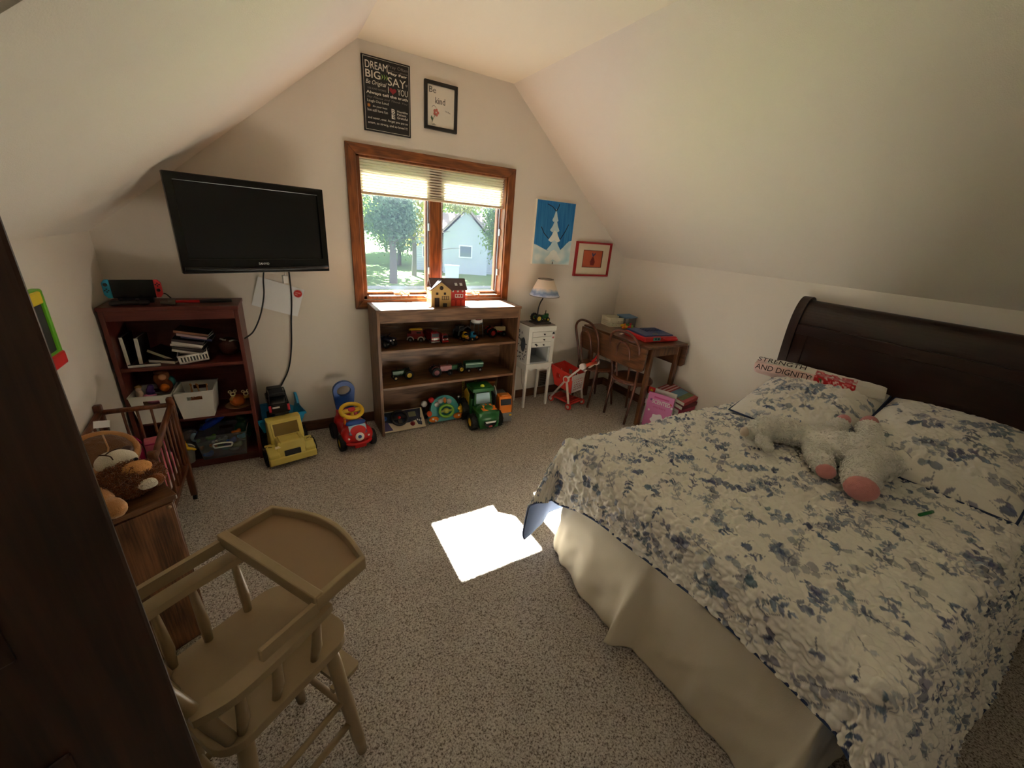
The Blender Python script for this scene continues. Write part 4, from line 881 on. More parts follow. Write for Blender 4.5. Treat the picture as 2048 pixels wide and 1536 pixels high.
# ================================================================ HIGH CHAIR, CHEST, CRIB AND PLUSH
m_cream=mat('worn_cream_paint',(158,135,100),.42,.2,9,.08,40); m_crease=mat('cream_tray_paint',(150,120,86),.45,.14,6)
def high_chair():
    t=T('doll_high_chair','worn cream wooden high chair with a tray and spindle arms, in the foreground','high chair',(-.482,-2.065,0),math.radians(33))
    def rr(x0,x1,y0,y1,r,n=6):
        o=[]
        for cx,cy,a in ((x1-r,y1-r,0),(x0+r,y1-r,90),(x0+r,y0+r,180),(x1-r,y0+r,270)):
            for k in range(n+1): b=math.radians(a+90*k/n); o.append((cx+r*math.cos(b),cy+r*math.sin(b)))
        return o
    P('seat',MB().prism(rr(-.155,.150,-.142,.142,.055),.482,.506),m_cream,t,bev=.006)
    for sx,sy in ((1,1),(1,-1),(-1,1),(-1,-1)):
        a=(.100*sx,.105*sy,.485); b=(.142*sx,.132*sy,0)
        pr=[(a[0]+(b[0]-a[0])*k,a[1]+(b[1]-a[1])*k,a[2]*(1-k)) for k in (0,.15,.3,.5,.7,.85,1)]
        P('leg',MB().tube(pr,[.0135,.017,.0165,.018,.016,.0165,.013],12),m_cream,t)
    at=lambda sx,sy,z:(.100*sx+.042*sx*(1-z/.485),.105*sy+.027*sy*(1-z/.485),z)
    for sy in (1,-1): P('stretcher',MB().tube([at(1,sy,.16),at(-1,sy,.16)],[.009,.009],9),m_cream,t); P('stretcher',MB().tube([at(1,sy,.26),at(-1,sy,.26)],[.008,.008],9),m_cream,t)
    for sx in (1,-1): P('stretcher',MB().tube([at(sx,1,.21),at(sx,-1,.21)],[.009,.009],9),m_cream,t)
    P('footrest',MB().prism(rr(.118,.185,-.105,.105,.012),.292,.306),m_cream,t,bev=.003)
    for sy in (1,-1): P('footrest_bracket',MB().box((.130,sy*.085,.285),(.05,.014,.016)),m_cream,t)
    for sy in (1,-1):
        arm=smooth_path([(-.175,sy*.128,.655),(-.12,sy*.150,.664),(-.03,sy*.152,.664),(.06,sy*.146,.664),(.085,sy*.142,.664)],5)
        lo=[(p.x,p.y-.019) for p in arm]; hi=[(p.x,p.y+.019) for p in arm]
        P('arm',MB().prism(lo+hi[::-1],.650,.668),m_cream,t,bev=.005)
        for x in (-.105,-.035,.055):
            P('arm_spindle',MB().tube([(x-.004,sy*.122,.505),(x,sy*.132,.55),(x,sy*.142,.62),(x,sy*.148,.655)],[.0085,.0115,.009,.007],9),m_cream,t)
    # tray: board, low rim with a bowed front, bar across the back, two side rails
    fr=[(.045,-.170),(.175,-.170)]+[(.175+.045*math.sin(PI*k/12),-.170+.340*k/12) for k in range(1,12)]+[(.175,.170),(.045,.170)]
    inn=[(.060,-.156),(.170,-.156)]+[(.170+.037*math.sin(PI*k/12),-.156+.312*k/12) for k in range(1,12)]+[(.170,.156),(.060,.156)]
    P('tray_board',MB().prism(inn,.700,.706),m_crease,t)
    P('tray_rim',MB().prism([fr,inn[::-1]],.694,.728),m_cream,t,bev=.003)
    P('tray_bar',MB().b2(.042,.064,-.168,.168,.704,.732),m_cream,t,bev=.003)
    for sy in (1,-1):
        rl=[(.05,sy*.163),(-.06,sy*.163),(-.12,sy*.161),(-.17,sy*.150),(-.205,sy*.130)] if sy>0 else [(.05,sy*.163),(-.02,sy*.163),(-.07,sy*.163)]
        rl=smooth_path([(x,y,0) for x,y in rl],5); P('tray_rail',MB().prism([(p.x,p.y-.006) for p in rl]+[(p.x,p.y+.006) for p in rl][::-1],.688,.716),m_cream,t,bev=.003)
    bow=[(-.125,.115,.50),(-.160,.125,.64),(-.195,.118,.76),(-.220,.075,.84),(-.228,0,.865)]
    P('back_bow',MB().tube(smooth_path(bow+[(x,-y,z) for x,y,z in bow[-2::-1]],6),.0125,10),m_cream,t)
    for y in (-.07,-.024,.024,.07):
        P('back_spindle',MB().tube([(-.130,y*.9,.50),(-.165,y,.62),(-.195,y*1.02,.74),(-.222,y,.845 if abs(y)>.05 else .858)],[.008,.012,.010,.007],9),m_cream,t)
high_chair()
m_chest=wood('chest_oak_laminate',(66,40,23),(132,88,54),'Z',4,.4,9,1.2,5); m_chestx=wood('chest_oak_laminate_top',(80,50,30),(134,90,56),'X',4,.4,9,.9,5)
def chest():
    t=T('side_chest','brown wood-grain chest against the left wall behind the high chair, the lion on top','chest',(-.700,-1.467,0),math.radians(28))
    P('body',MB().b2(-.335,-.005,.005,.20,.0,.580),m_chest,t,bev=.002); P('top',MB().b2(-.342,.003,-.005,.205,.580,.598),m_chestx,t,bev=.003)
    P('screw_cap',MB().lathe([(.006,0),(.006,.002),(0,.003)],(-.022,-.0,.560),(PI/2,0,0),12),mat('screw_cap',(150,120,90),.5),t)
    P('door_panel',MB().b2(-.330,-.010,-.0,.006,.01,.572),m_chest,t,bev=.002)
chest()
m_crib=wood('crib_brown',(72,38,20),(118,68,38),'Z',6,.4,10); m_cribx=wood('crib_brown_rail',(72,38,20),(118,68,38),'Y',6,.4,10)
m_ppink=mat('doll_pink',(212,110,128),.8,.2,18,.3,60); m_mag=mat('bag_magenta',(188,36,96),.5,.15,12)
def crib():
    t=T('doll_crib','small brown wooden doll crib with slatted sides by the left wall','doll crib',(-.975,-.80,0))
    w,l=.125,.215
    for x in (-w,w):
        for y in (-l,l):
            P('post',MB().b2(x-.014,x+.014,y-.014,y+.014,.03,.585 if y>0 else .53),m_crib,t,bev=.005)
            P('caster',MB().cyl((x-.008,y,.014),(x+.008,y,.014),.014,n=12).box((x,y,.028),(.014,.014,.012)),m_tyre,t)
        P('top_rail',MB().tube([(x,l,.548),(x,.0,.525),(x,-l,.490)],[.013,.013,.013],8),m_cribx,t); P('bottom_rail',MB().b2(x-.009,x+.009,-l,l,.20,.228),m_cribx,t,bev=.003)
        for k in range(7):
            y=-l+.03+k*(2*l-.06)/6; P('slat',MB().tube([(x,y,.225),(x,y,.505+(y+l)*.1)],[.0055,.0055],7),m_crib,t)
    for y,z in ((l,.548),(-l,.49)):
        P('end_rail',MB().tube([(-w,y,z),(w,y,z)],[.012,.012],8),m_crib,t); P('end_bottom_rail',MB().b2(-w,w,y-.009,y+.009,.20,.228),m_crib,t)
        for x in (-.05,0,.05): P('slat',MB().tube([(x,y,.225),(x,y,z)],[.0055,.0055],7),m_crib,t)
    P('base_board',MB().b2(-w+.012,w-.012,-l+.012,l-.012,.205,.220),m_crib,t)
    d=soft('doll_mattress',MB().box((0,.0,.245),(.205,.39,.05)),mat('doll_bedding',(226,206,206),.9,.2,16,.3,60)); d.location=(-.975,-.80,0); tag(d,'white and pink doll bedding lying in the doll crib','bedding')
    b=soft('doll_blanket',MB().ell((-.905,-.80,.315),(.045,.17,.07),n=20).box((-.90,-.80,.30),(.06,.30,.07)),m_ppink,fuzz=.01,fscale=.03); tag(b,'pink doll blanket bunched against the slats of the doll crib','blanket')
    k=T('pink_handbag','magenta toy handbag lying in the far end of the doll crib','bag',(-1.02,-.675,.300),.3)
    soft('bag_body',MB().ell((0,0,.065),(.055,.05,.075),n=18).box((0,0,.05),(.10,.07,.07)),m_mag,k); P('handle',MB().tube(smooth_path([(-.05,0,.10),(-.035,-.02,.155),(.02,-.02,.16),(.05,0,.105)],6),.006,8),m_mag,k)
    r=T('pink_pouch','rose pink flowered pouch standing beside the magenta bag','bag',(-.925,-.660,.27),.2); soft('pouch_body',MB().box((0,0,.075),(.075,.05,.15)),mat('rose_print',(206,104,124),.7,.35,40),r); P('zip',MB().tube([(-.036,-.027,.135),(.036,-.027,.135)],[.003,.003],6),m_mag,r)
crib()
m_tan=mat('plush_tan',(196,138,84),1,.15,30,.5,300,sheen=.4); m_brown=mat('plush_brown',(110,72,42),1,.2,30,.6,300,sheen=.3); m_cream2=mat('plush_cream',(222,210,188),1,.08,30,.5,300,sheen=.4); m_mane=mat('plush_mane_rust',(142,78,32),1,.25,40,.8,200,sheen=.3)
m_bead=mat('bead_black',(8,8,8),.12)
def cushion():
    t=T('plush_hat','brown plush disc with a tan rim and white tag leaning in the doll crib','plush toy',(-1.000,-.955,.525),rot=(.62,.18,.3))
    soft('disc',MB().ell((0,0,0),(.092,.085,.034),n=24),m_brown,t,.006,4,.006,.02)
    P('rim',MB().tube([(.093*math.cos(a),.086*math.sin(a),.006) for a in np.linspace(0,6.28,41)[:-1]],.012,10,closed=True),m_tan,t,label='tan plush rim')
    P('tag',MB().box((.0,.112,.035),(.046,.003,.030),(-.5,0,0)),mat('tag_white',(232,230,224),.8),t,label='white sewn tag')
    P('seam',MB().tube([(.0,-.07,.022),(.01,0,.038),(.0,.07,.022)],[.003]*3,6),m_tan,t)
cushion()
def lion():
    t=T('plush_lion','plush lion with white muzzle and rust mane lying on the side chest','plush toy',(-.845,-1.435,.598))
    # world offsets: head towards the lens and right, body to the left
    soft('body',MB().ell((-.075,.02,.050),(.085,.065,.052),(0,0,.4)).ell((-.11,-.03,.045),(.05,.05,.045)).ell((-.02,-.045,.040),(.065,.036,.036),(0,.1,-1.1)).ell((.022,-.095,.032),(.040,.030,.030),(0,0,-.9)).ell((.0,.03,.045),(.06,.05,.045)),m_tan,t,.005,6,.004,.01)
    mn=soft('mane',MB().ell((.035,.015,.052),(.078,.050,.050),(0,0,.45)).ell((.07,.035,.045),(.045,.04,.04)),m_mane,t,.005,3,.014,.010,label='rust brown mane')
    fur(mn,m_mane,5000,.018,.0016,9)
    soft('face',MB().ell((.062,.012,.085),(.040,.028,.026),(0,0,.5)),mat('plush_apricot',(214,150,88),1,.1,30,.4,300),t,.004,6,.003,.01,label='apricot face')
    soft('muzzle',MB().ell((.010,.060,.095),(.052,.036,.040),(0,.2,.5)),m_cream2,t,.004,6,.002,.01,label='white muzzle')
    P('smile',MB().tube(smooth_path([(-.018,.045,.134),(-.002,.035,.136),(.010,.030,.132),(.016,.022,.124)]),.0018,6).tube(smooth_path([(-.002,.035,.136),(.006,.055,.138),(.022,.075,.134)]),.0018,6),mat('stitch_brown',(70,40,24),.8),t)
    P('nose',MB().ell((.034,.088,.122),(.014,.010,.010)),mat('nose_brown',(74,42,32),.5),t); P('eye',MB().ell((.064,.026,.113),(.006,.005,.005)),m_bead,t)
    soft('ear',MB().ell((.100,.0,.045),(.026,.018,.022)),m_mane,t,.004,4); soft('ear_lining',MB().ell((.088,-.018,.045),(.028,.012,.018),(0,0,.4)),m_cream2,t,.004,4,label='white ear lining')
    soft('paw',MB().ell((-.005,-.120,.028),(.022,.02,.024)),m_cream2,t,.004,4,label='white paw pad')
lion()
# ---------------- white lamb on the bed
m_lamb=mat('lamb_fleece',(250,244,234),1,.03,60,.5,260,sheen=.5); m_pad=mat('lamb_pink_felt',(212,142,140),.9,.1,30,.4,300,sheen=.3)
def lamb():
    z=.632; t=T('plush_lamb','white plush lamb with pink hooves lying on the quilt before the pillows','plush toy',(1.58,-2.30,z))
    o=Vector((1.58,-2.30,0)); W=lambda x,y,h:(x-o.x,y-o.y,h)
    b=MB()
    def limb(pts,rs):
        sp=smooth_path(pts,4); n=len(sp)
        for i,p in enumerate(sp):
            k=i/(n-1)*(len(rs)-1); a=int(k); r=1.12*(rs[a]+(rs[min(a+1,len(rs)-1)]-rs[a])*(k-a)); b.ell(p,(r,r,r*.92),n=10,m=7)
    limb([W(1.455,-2.045,.045),W(1.52,-2.075,.060),W(1.585,-2.115,.060),W(1.62,-2.18,.055)],[.030,.056,.060,.050])      # head and neck
    limb([W(1.62,-2.18,.060),W(1.63,-2.27,.062),W(1.645,-2.37,.070),W(1.645,-2.45,.064)],[.045,.062,.074,.062])            # trunk
    limb([W(1.70,-2.20,.055),W(1.80,-2.215,.060),W(1.87,-2.215,.075)],[.036,.036,.036])     # front leg, far
    limb([W(1.73,-2.38,.060),W(1.85,-2.345,.065),W(1.94,-2.30,.085)],[.048,.045,.042])        # hind leg, far
    limb([W(1.58,-2.25,.05),W(1.50,-2.30,.045),W(1.44,-2.345,.040)],[.044,.042,.034])      # front leg, near
    limb([W(1.60,-2.42,.06),W(1.50,-2.44,.058),W(1.42,-2.47,.055)],[.058,.056,.052])          # hind leg, near
    fur(soft('body',b,m_lamb,t,.006,5,.013,.014),m_lamb,6500,.013,.0036,3,.86)
    for nm,c,r,rt in (('hoof',W(1.905,-2.212,.090),(.030,.030,.036),(0,.5,0)),('hoof',W(1.975,-2.285,.100),(.034,.036,.040),(0,.5,-.4)),('hoof',W(1.412,-2.365,.038),(.026,.034,.030),(0,0,.5)),('hoof',W(1.375,-2.488,.052),(.030,.052,.046),(0,0,.3))):
        soft(nm,MB().ell(c,r,rt),m_pad,t,.004,4,.004,.012,label='pink felt hoof')
    e1=soft('ear',MB().ell(W(1.405,-2.130,.040),(.028,.062,.022),(0,0,-.75)),m_lamb,t,.005,4,.010,.012); e2=soft('ear',MB().ell(W(1.60,-2.03,.04),(.050,.022,.018),(0,0,.5)),m_lamb,t,.005,4,.010,.012)
    e3=soft('tail',MB().ell(W(1.735,-2.475,.055),(.045,.022,.022),(0,0,.1)),m_lamb,t,.005,4,.010,.012)
    soft('muzzle',MB().ell(W(1.430,-2.030,.040),(.024,.022,.024)),mat('lamb_muzzle',(222,206,190),.9,.05,30,.3,300),t,.004,4,label='smooth pale muzzle')
    for k,e_ in enumerate((e1,e2,e3)): fur(e_,m_lamb,600,.012,.0034,k+5,.86)
    P('eye',MB().ell(W(1.440,-2.047,.062),(.0055,.0055,.0055),n=10),m_bead,t); P('collar',MB().tube(smooth_path([W(1.56,-2.155,.03),W(1.585,-2.16,.10),W(1.635,-2.145,.112),W(1.665,-2.13,.06)],5),.003,6),mat('ribbon_blue',(120,140,172),.7),t)
lamb()
def blanket():
    t=T('folded_blanket','pink and white folded fleece blanket with red flowers along the pillow top','blanket',(2.225,-1.925,.815),rot=(0,-.12,math.radians(-74)))
    # a long soft roll of layers: x along the roll
    n,m_=150,64; U,V=np.meshgrid(np.linspace(0,1,n),np.linspace(0,2*np.pi,m_))
    a,b=.082,.050; g=1+.10*gnoise(U*7,V*1.2,41)+.07*gnoise(U*18,V*2,42)
    X=(U-.5)*.60+.02*(V-3)*0; bend=.03*np.cos(U*3.2); Y=np.cos(V)*a*g*np.clip(np.sin(np.pi*np.clip(U*.98+.01,0,1))**.16,.05,1); Z=-.02+bend+np.sin(V)*b*g*np.clip(np.sin(np.pi*np.clip(U*.98+.01,0,1))**.16,.05,1)+.006*np.cos(V*5)
    im=np.empty(U.shape+(3,)); im[:]=np.array(lin((232,196,186))[:3]); w_=(U>.78)|((U>.1)&(V>1.1)&(V<2.4)); im[w_]=np.array(lin((226,218,204))[:3])
    fl=gnoise(U*30,V*4,43); red=(U>.50)&(U<.80)&(fl>-.22)&(V>1.5)&(V<5.6); im[red]=np.array(lin((190,30,36))[:3]); pk=red&(fl>.22); im[pk]=np.array(lin((226,110,110))[:3])
    gr=(U>.47)&(U<.56)&(gnoise(U*24,V*3,44)>.1)&(V>2.6)&(V<5); im[gr]=np.array(lin((64,96,50))[:3])
    cloth('fleece',X,Y,Z,vmat('fleece_print',1,.5,300,.5),t,im)
    mk=mat('blanket_lettering',(48,30,34),.9)
    txt('lettering','STRENGTH',mk,t,(-.285,-.054,.054),.24,.034,rot=(.55,.09,0)); txt('lettering','AND DIGNITY',mk,t,(-.285,-.091,.012),.27,.032,rot=(1.1,.09,0))
    for k in range(3): P('fold_edge',MB().tube(smooth_path([(.12,-.05+.02*k,-.012+.004*k),(.19,-.045+.025*k,-.016),(.27,-.03+.02*k,-.034)],5),.009,8),mat('fleece_white',(226,218,204),1,.05,30,.5,200,sheen=.5),t)
blanket()
tag(P('marker_pen',MB().tube([(0,0,0),(.052,0,0),(.055,0,0),(.075,0,0)],[.0055,.0055,.006,.0055],10),mat('marker_green',(28,110,52),.4)),'green felt pen lying on the quilt next to the lamb','pen')
bpy.data.objects['marker_pen'].location=(1.50,-2.63,.632); bpy.data.objects['marker_pen'].rotation_euler=(0,0,-.2)
# ================================================================ TOYS AND SMALL THINGS
def q(n,c,r=.4,**k): return mat(n,c,r,k.pop('var',.06),**k)
t_red=q('toy_red_plastic',(200,32,34),.3); t_dred=q('toy_dark_red',(128,22,26),.35); t_blue=q('toy_blue',(36,78,156),.35); t_cyan=q('toy_sky_blue',(40,148,200),.35); t_yel=q('toy_warm_yellow',(236,190,40),.35)
t_pale=q('toy_faded_yellow',(216,194,96),.5,var=.1); t_org=q('toy_orange',(228,122,30),.35); t_teal=q('toy_teal',(54,150,150),.35); t_lime=q('toy_lime',(120,178,60),.35); t_gray=q('toy_grey',(118,120,122),.45); t_wht=q('toy_white',(228,224,216),.35); t_blk=q('toy_black',(20,20,22),.4); t_navy=q('toy_navy',(28,36,62),.4); t_brn=q('toy_brown',(96,58,32),.5); t_chr=q('toy_chrome',(190,190,190),.2,metal=.8); t_wood=q('toy_wood_ball',(190,126,74),.5); t_cream=q('hood_cream',(226,204,150),.4); t_pink=q('toy_pink',(222,130,160),.4); t_gls=q('toy_window_dark',(26,28,32),.15); t_purp=q('toy_purple',(88,60,130),.4)
# ---- on top of the window bookcase: the doll house
def dollhouse():
    t=T('doll_house','small tan and red doll house with brown roof on the bookcase by the window','doll house',(.567,-.205,.910),math.radians(-3))
    tan=q('dollhouse_tan',(204,168,104),.6); redw=q('dollhouse_red',(190,44,40),.6); roof=mat('dollhouse_roof',(74,48,44),.6,.2,30); dk=q('dollhouse_dark',(48,34,26),.7)
    P('tan_wall',MB().prism([(0,0),(.140,0),(.140,.115),(.070,.168),(0,.115)],-.02,.10,mxz),tan,t,bev=.001)
    P('red_wall',MB().b2(.140,.255,0,.10,0,.120),redw,t,bev=.001)
    P('gable_roof',MB().prism([(-.010,.108),(.070,.170),(.150,.108),(.150,.116),(.070,.179),(-.010,.116)],-.028,.05,mxz),roof,t)
    P('main_roof',MB().prism([(-.012,.112),(.05,.178),(.112,.112),(.112,.120),(.05,.187),(-.012,.120)],.0,.262,Matrix(((0,0,1,0),(1,0,0,0),(0,1,0,0),(0,0,0,1)))),roof,t)
    for x in (.185,.222): P('skylight',MB().box((x,.012,.150),(.018,.004,.022),(-.82,0,0)),t_wht,t)
    P('round_window',MB().lathe([(.014,0),(.014,.002),(0,.002)],(.070,-.02,.128),(PI/2,0,0),16),dk,t)
    for x in (.040,.095): P('window',MB().b2(x-.008,x+.008,-.0215,-.02,.082,.098),dk,t)
    P('door',MB().b2(.022,.056,-.0215,-.02,0,.062),dk,t); 
    w=P('window',MB().prism([rect(.074,.124,.048,.074)]+[rect(.077+.0155*i,.0895+.0155*i,.051+.011*j,.060+.011*j)[::-1] for i in range(3) for j in range(2)],-.0225,-.02,mxz),dk,t)
    P('bench',MB().box((.095,-.026,.012),(.026,.012,.024)),dk,t)
    for x in (.160,.196,.232): P('window',MB().lathe([(.007,0),(.007,.0015),(0,.0015)],(x,0,.104),(PI/2,0,0),12),t_wht,t)
    P('window',MB().prism([rect(.176,.236,.060,.084)]+[rect(.180+.019*i,.194+.019*i,.064,.080)[::-1] for i in range(3)],-.003,0,mxz),t_wht,t)
    for x in (.150,.190,.226): P('archway',MB().prism([(x,0)]+[(x+.013+.013*math.cos(a),.030+.013*math.sin(a)) for a in np.linspace(PI,0,9)]+[(x+.026,0)],-.002,0,mxz),q('dollhouse_bright_red',(226,70,52),.5),t)
    P('side_flap',MB().box((-.018,.02,.055),(.034,.045,.004),(0,.5,0)),t_wht,t)
dollhouse()
# ---- generic toy vehicles: +x forward
def wheels4(t,L,W,r,w,hub,f=.30,b=-.30,lug=0):
    for x in (f*L,b*L):
        for s in (-1,1): wheel(t,(x,s*(W/2-w*.3),r),r,w,hub,lug=lug)
def fire_truck_side():
    t=T('toy_fire_engine','chubby red toy fire truck with white wheel arches and a yellow ladder','toy vehicle',(.492,-.095,.635),math.radians(-18)); L=.125
    soft('cab_body',MB().box((0,0,.042),(.120,.056,.040)).box((.010,0,.066),(.085,.050,.030)),t_dred,t,.003,6); wheels4(t,L,.064,.0165,.016,t_gray)
    for x in (.30*L,-.30*L):
        for s in (-1,1): P('wheel_arch',MB().tube([(x+.022*math.cos(a),s*.030,.017+.022*math.sin(a)) for a in np.linspace(-.1,PI+.1,13)],.0042,7),t_wht,t)
    P('bumper',MB().tube([(.056,-.028,.020),(.064,0,.020),(.056,.028,.020)],.006,8),t_wht,t)
    P('roof_ladder',MB().box((.0,0,.088),(.095,.034,.007),(0,-.06,0)).box((0,0,.094),(.080,.020,.004),(0,-.06,0)),t_yel,t,bev=.002)
    for s in (-1,1): P('side_window',MB().box((.022,s*.0255,.068),(.030,.002,.017)),t_gls,t)
    P('windscreen',MB().box((.054,0,.068),(.002,.038,.018),(0,-.15,0)),t_gls,t)
fire_truck_side()
def fire_engine_front(label,loc,rz,s,ladder=True,chrome=True):
    t=T('toy_fire_engine',label,'toy vehicle',loc,rz)
    k=s; P('cab',MB().box((.045*k,0,.048*k),(.050*k,.064*k,.070*k)),t_dred,t,bev=.004); P('body',MB().box((-.035*k,0,.043*k),(.110*k,.060*k,.056*k)),t_dred,t,bev=.003)
    wheels4(t,.16*k,.066*k,.017*k,.014*k,t_chr,.28,-.30)
    P('windscreen',MB().box((.071*k,0,.064*k),(.002,.054*k,.026*k)),t_gls,t); P('bumper',MB().box((.073*k,0,.016*k),(.008*k,.066*k,.012*k)),t_chr if chrome else t_red,t,bev=.002)
    P('grille',MB().box((.071*k,0,.036*k),(.003,.034*k,.014*k)),t_chr,t)
    for y in (-.024,.024):
        P('headlamp',MB().lathe([(0,0),(.006*k,.0),(.006*k,.003),(0,.004)],(.070*k,y*k,.037*k),(0,PI/2,0),12),t_wht,t)
        P('beacon',MB().lathe([(.005*k,0),(.005*k,.006*k),(0,.008*k)],(.045*k,y*.6*k,.083*k),(0,0,0),10),t_red,t)
    if ladder:
        a=MB(); P0=Vector((-.08*k,.0,.075*k)); d=Vector((.17*k,.0,.045*k))
        for y in (-.014*k,.014*k): a.tube([P0+Vector((0,y,0)),P0+d+Vector((0,y,0))],.002*k,6)
        for i in range(9): a.tube([P0+d*(i+.5)/9+Vector((0,-.014*k,0)),P0+d*(i+.5)/9+Vector((0,.014*k,0))],.0015*k,5)
        P('ladder',a,t_gray,t)
    return t
fire_engine_front('dark red toy fire engine facing out, grey ladder above its cab',(.600,-.135,.635),math.radians(-88),1.0)
fire_engine_front('small bright red toy fire car just right of the larger fire engine',(.668,-.150,.635),math.radians(-78),.78,False,False)
def atv():
    t=T('toy_quad_bike','dark blue and black toy quad bike at the left end of the upper shelf','toy vehicle',(.262,-.165,.635),math.radians(-60)); 
    soft('body',MB().box((0,0,.045),(.085,.030,.022)).ell((.028,0,.055),(.030,.022,.018)).ell((-.028,0,.057),(.030,.018,.012)),t_navy,t,.003,5); wheels4(t,.12,.085,.024,.024,t_gray,.31,-.31,8)
    for x in (.038,-.038): P('fender',MB().box((x,0,.058),(.045,.085,.005)),t_navy,t,bev=.002)
    P('handlebar',MB().tube(smooth_path([(.008,-.034,.083),(.016,-.012,.078),(.016,.012,.078),(.008,.034,.083)],4),.003,7).cyl((.026,0,.055),(.016,0,.079),.004,n=8),t_blk,t); P('rack',MB().tube([(-.055,-.03,.068),(-.02,-.03,.068),(-.02,.03,.068),(-.055,.03,.068)],.0018,6,closed=True),t_gray,t)
    for s in (-1,1): P('headlamp',MB().ell((.060,s*.014,.052),(.005,.006,.005)),t_wht,t)
atv()
def loader():
    t=T('toy_skid_loader','grey and black toy skid loader with a raised arm on the upper shelf','toy vehicle',(.845,-.085,.635),math.radians(20)); 
    P('body',MB().box((-.005,0,.040),(.085,.046,.034)),t_blk,t,bev=.003); wheels4(t,.10,.066,.018,.017,t_blk,.26,-.26,8)
    P('cab',MB().prism([rect(-.03,.022,.057,.098),rect(-.024,.016,.063,.092)[::-1]],-.022,.022,mxz),t_gray,t); P('roof',MB().box((-.004,0,.099),(.060,.050,.005)),t_blk,t,bev=.001)
    for s in (-1,1): P('lift_arm',MB().tube([(-.045,s*.031,.030),(-.040,s*.031,.062),(.052,s*.031,.090),(.066,s*.031,.074)],[.0055]*4,7),t_gray,t)
    P('bucket',MB().prism([(.058,.078),(.085,.060),(.078,.052),(.060,.058)],-.036,.036,mxz),t_blk,t)
loader()
def round_car(label,loc,rz,body,nose):
    t=T('toy_ball_car',label,'toy vehicle',loc,rz); 
    soft('body',MB().ell((0,0,.032),(.036,.024,.018)).ell((-.004,0,.048),(.024,.021,.020)),body,t,.003,5); wheels4(t,.07,.056,.014,.013,nose,.30,-.30)
    P('windscreen',MB().ell((.010,0,.050),(.017,.017,.012)),t_gls,t); P('nose',MB().ell((.037,0,.028),(.010,.013,.010)),nose,t); return t
round_car('little yellow toy car in front of the grey loader',(.852,-.165,.635),math.radians(-80),t_yel,t_wood)
round_car('little blue toy car with wooden wheels beside the yellow car',(.915,-.170,.635),math.radians(-62),t_cyan,t_wood)
def hopper():
    t=T('toy_grain_bin','white toy grain bin on thin grey legs on the upper shelf','toy bin',(.985,-.080,.635))
    P('bin',MB().lathe([(.012,.100),(.046,.118),(.046,.188),(.030,.200),(.0,.202)],n=24),t_wht,t); P('printed_badge',MB().lathe([(.0466,.140),(.0466,.168)],n=10,a0=-2.2,a1=-1.1),q('badge_red',(128,60,56),.5),t)
    P('ring',MB().tube([(.050*math.cos(a),.050*math.sin(a),.112) for a in np.linspace(0,6.28,25)[:-1]],.003,6,closed=True),t_gray,t)
    for a in (.8,2.36,3.93,5.5): P('leg',MB().tube([(.049*math.cos(a),.049*math.sin(a),.115),(.058*math.cos(a),.058*math.sin(a),0)],.0026,6),t_gray,t)
hopper()
t_hubred=q('hub_red',(196,48,48),.4); t_fred=q('tractor_faded_red',(150,84,84),.4); t_hubf=q('hub_faded_red',(128,74,80),.45); t_hubw=q('hub_cream',(214,196,140),.4)
tractor('red toy tractor with cream hood at the right end of the upper shelf',(1.150,-.105,.635),math.radians(2),.185,t_hubred,t_hubred,t_gray,t_cream)
tractor('green toy tractor with yellow wheels facing left, alone on the middle shelf',(.372,-.135,.368),math.radians(184),.165,m_green,m_yellow,t_hubw)
tractor('faded red toy tractor facing right on the middle shelf',(.672,-.150,.368),math.radians(-2),.185,t_fred,t_hubf,t_blk)
tractor('dark green toy tractor with yellow hubs between the faded red tractor and wagon',(.795,-.125,.368),math.radians(182),.15,m_green,m_yellow,t_blk)
def wagon():
    t=T('toy_wagon','green toy farm wagon with a pale stripe on the middle shelf','toy wagon',(.945,-.135,.368),math.radians(-3)); g=q('wagon_green',(44,92,70),.4)
    P('box',MB().prism([[(-.075,-.030),(.075,-.030),(.075,.030),(-.075,.030)],[(-.071,-.026),(-.071,.026),(.071,.026),(.071,-.026)]],.036,.080).b2(-.073,.073,-.028,.028,.036,.040),g,t,bev=.001)
    P('stripe',MB().b2(-.0755,.0755,-.0308,-.030,.062,.070),q('stripe_pale',(176,204,186),.5),t)
    for x in (-.048,.048):
        for s in (-1,1): wheel(t,(x,s*.030,.016),.016,.012,t_wht)
    P('frame',MB().box((0,0,.028),(.13,.024,.010)).cyl((-.048,-.03,.016),(-.048,.03,.016),.003,n=6).cyl((.048,-.03,.016),(.048,.03,.016),.003,n=6).tube([(-.06,0,.026),(-.105,0,.020)],[.003,.003],6),t_blk,t)
wagon()
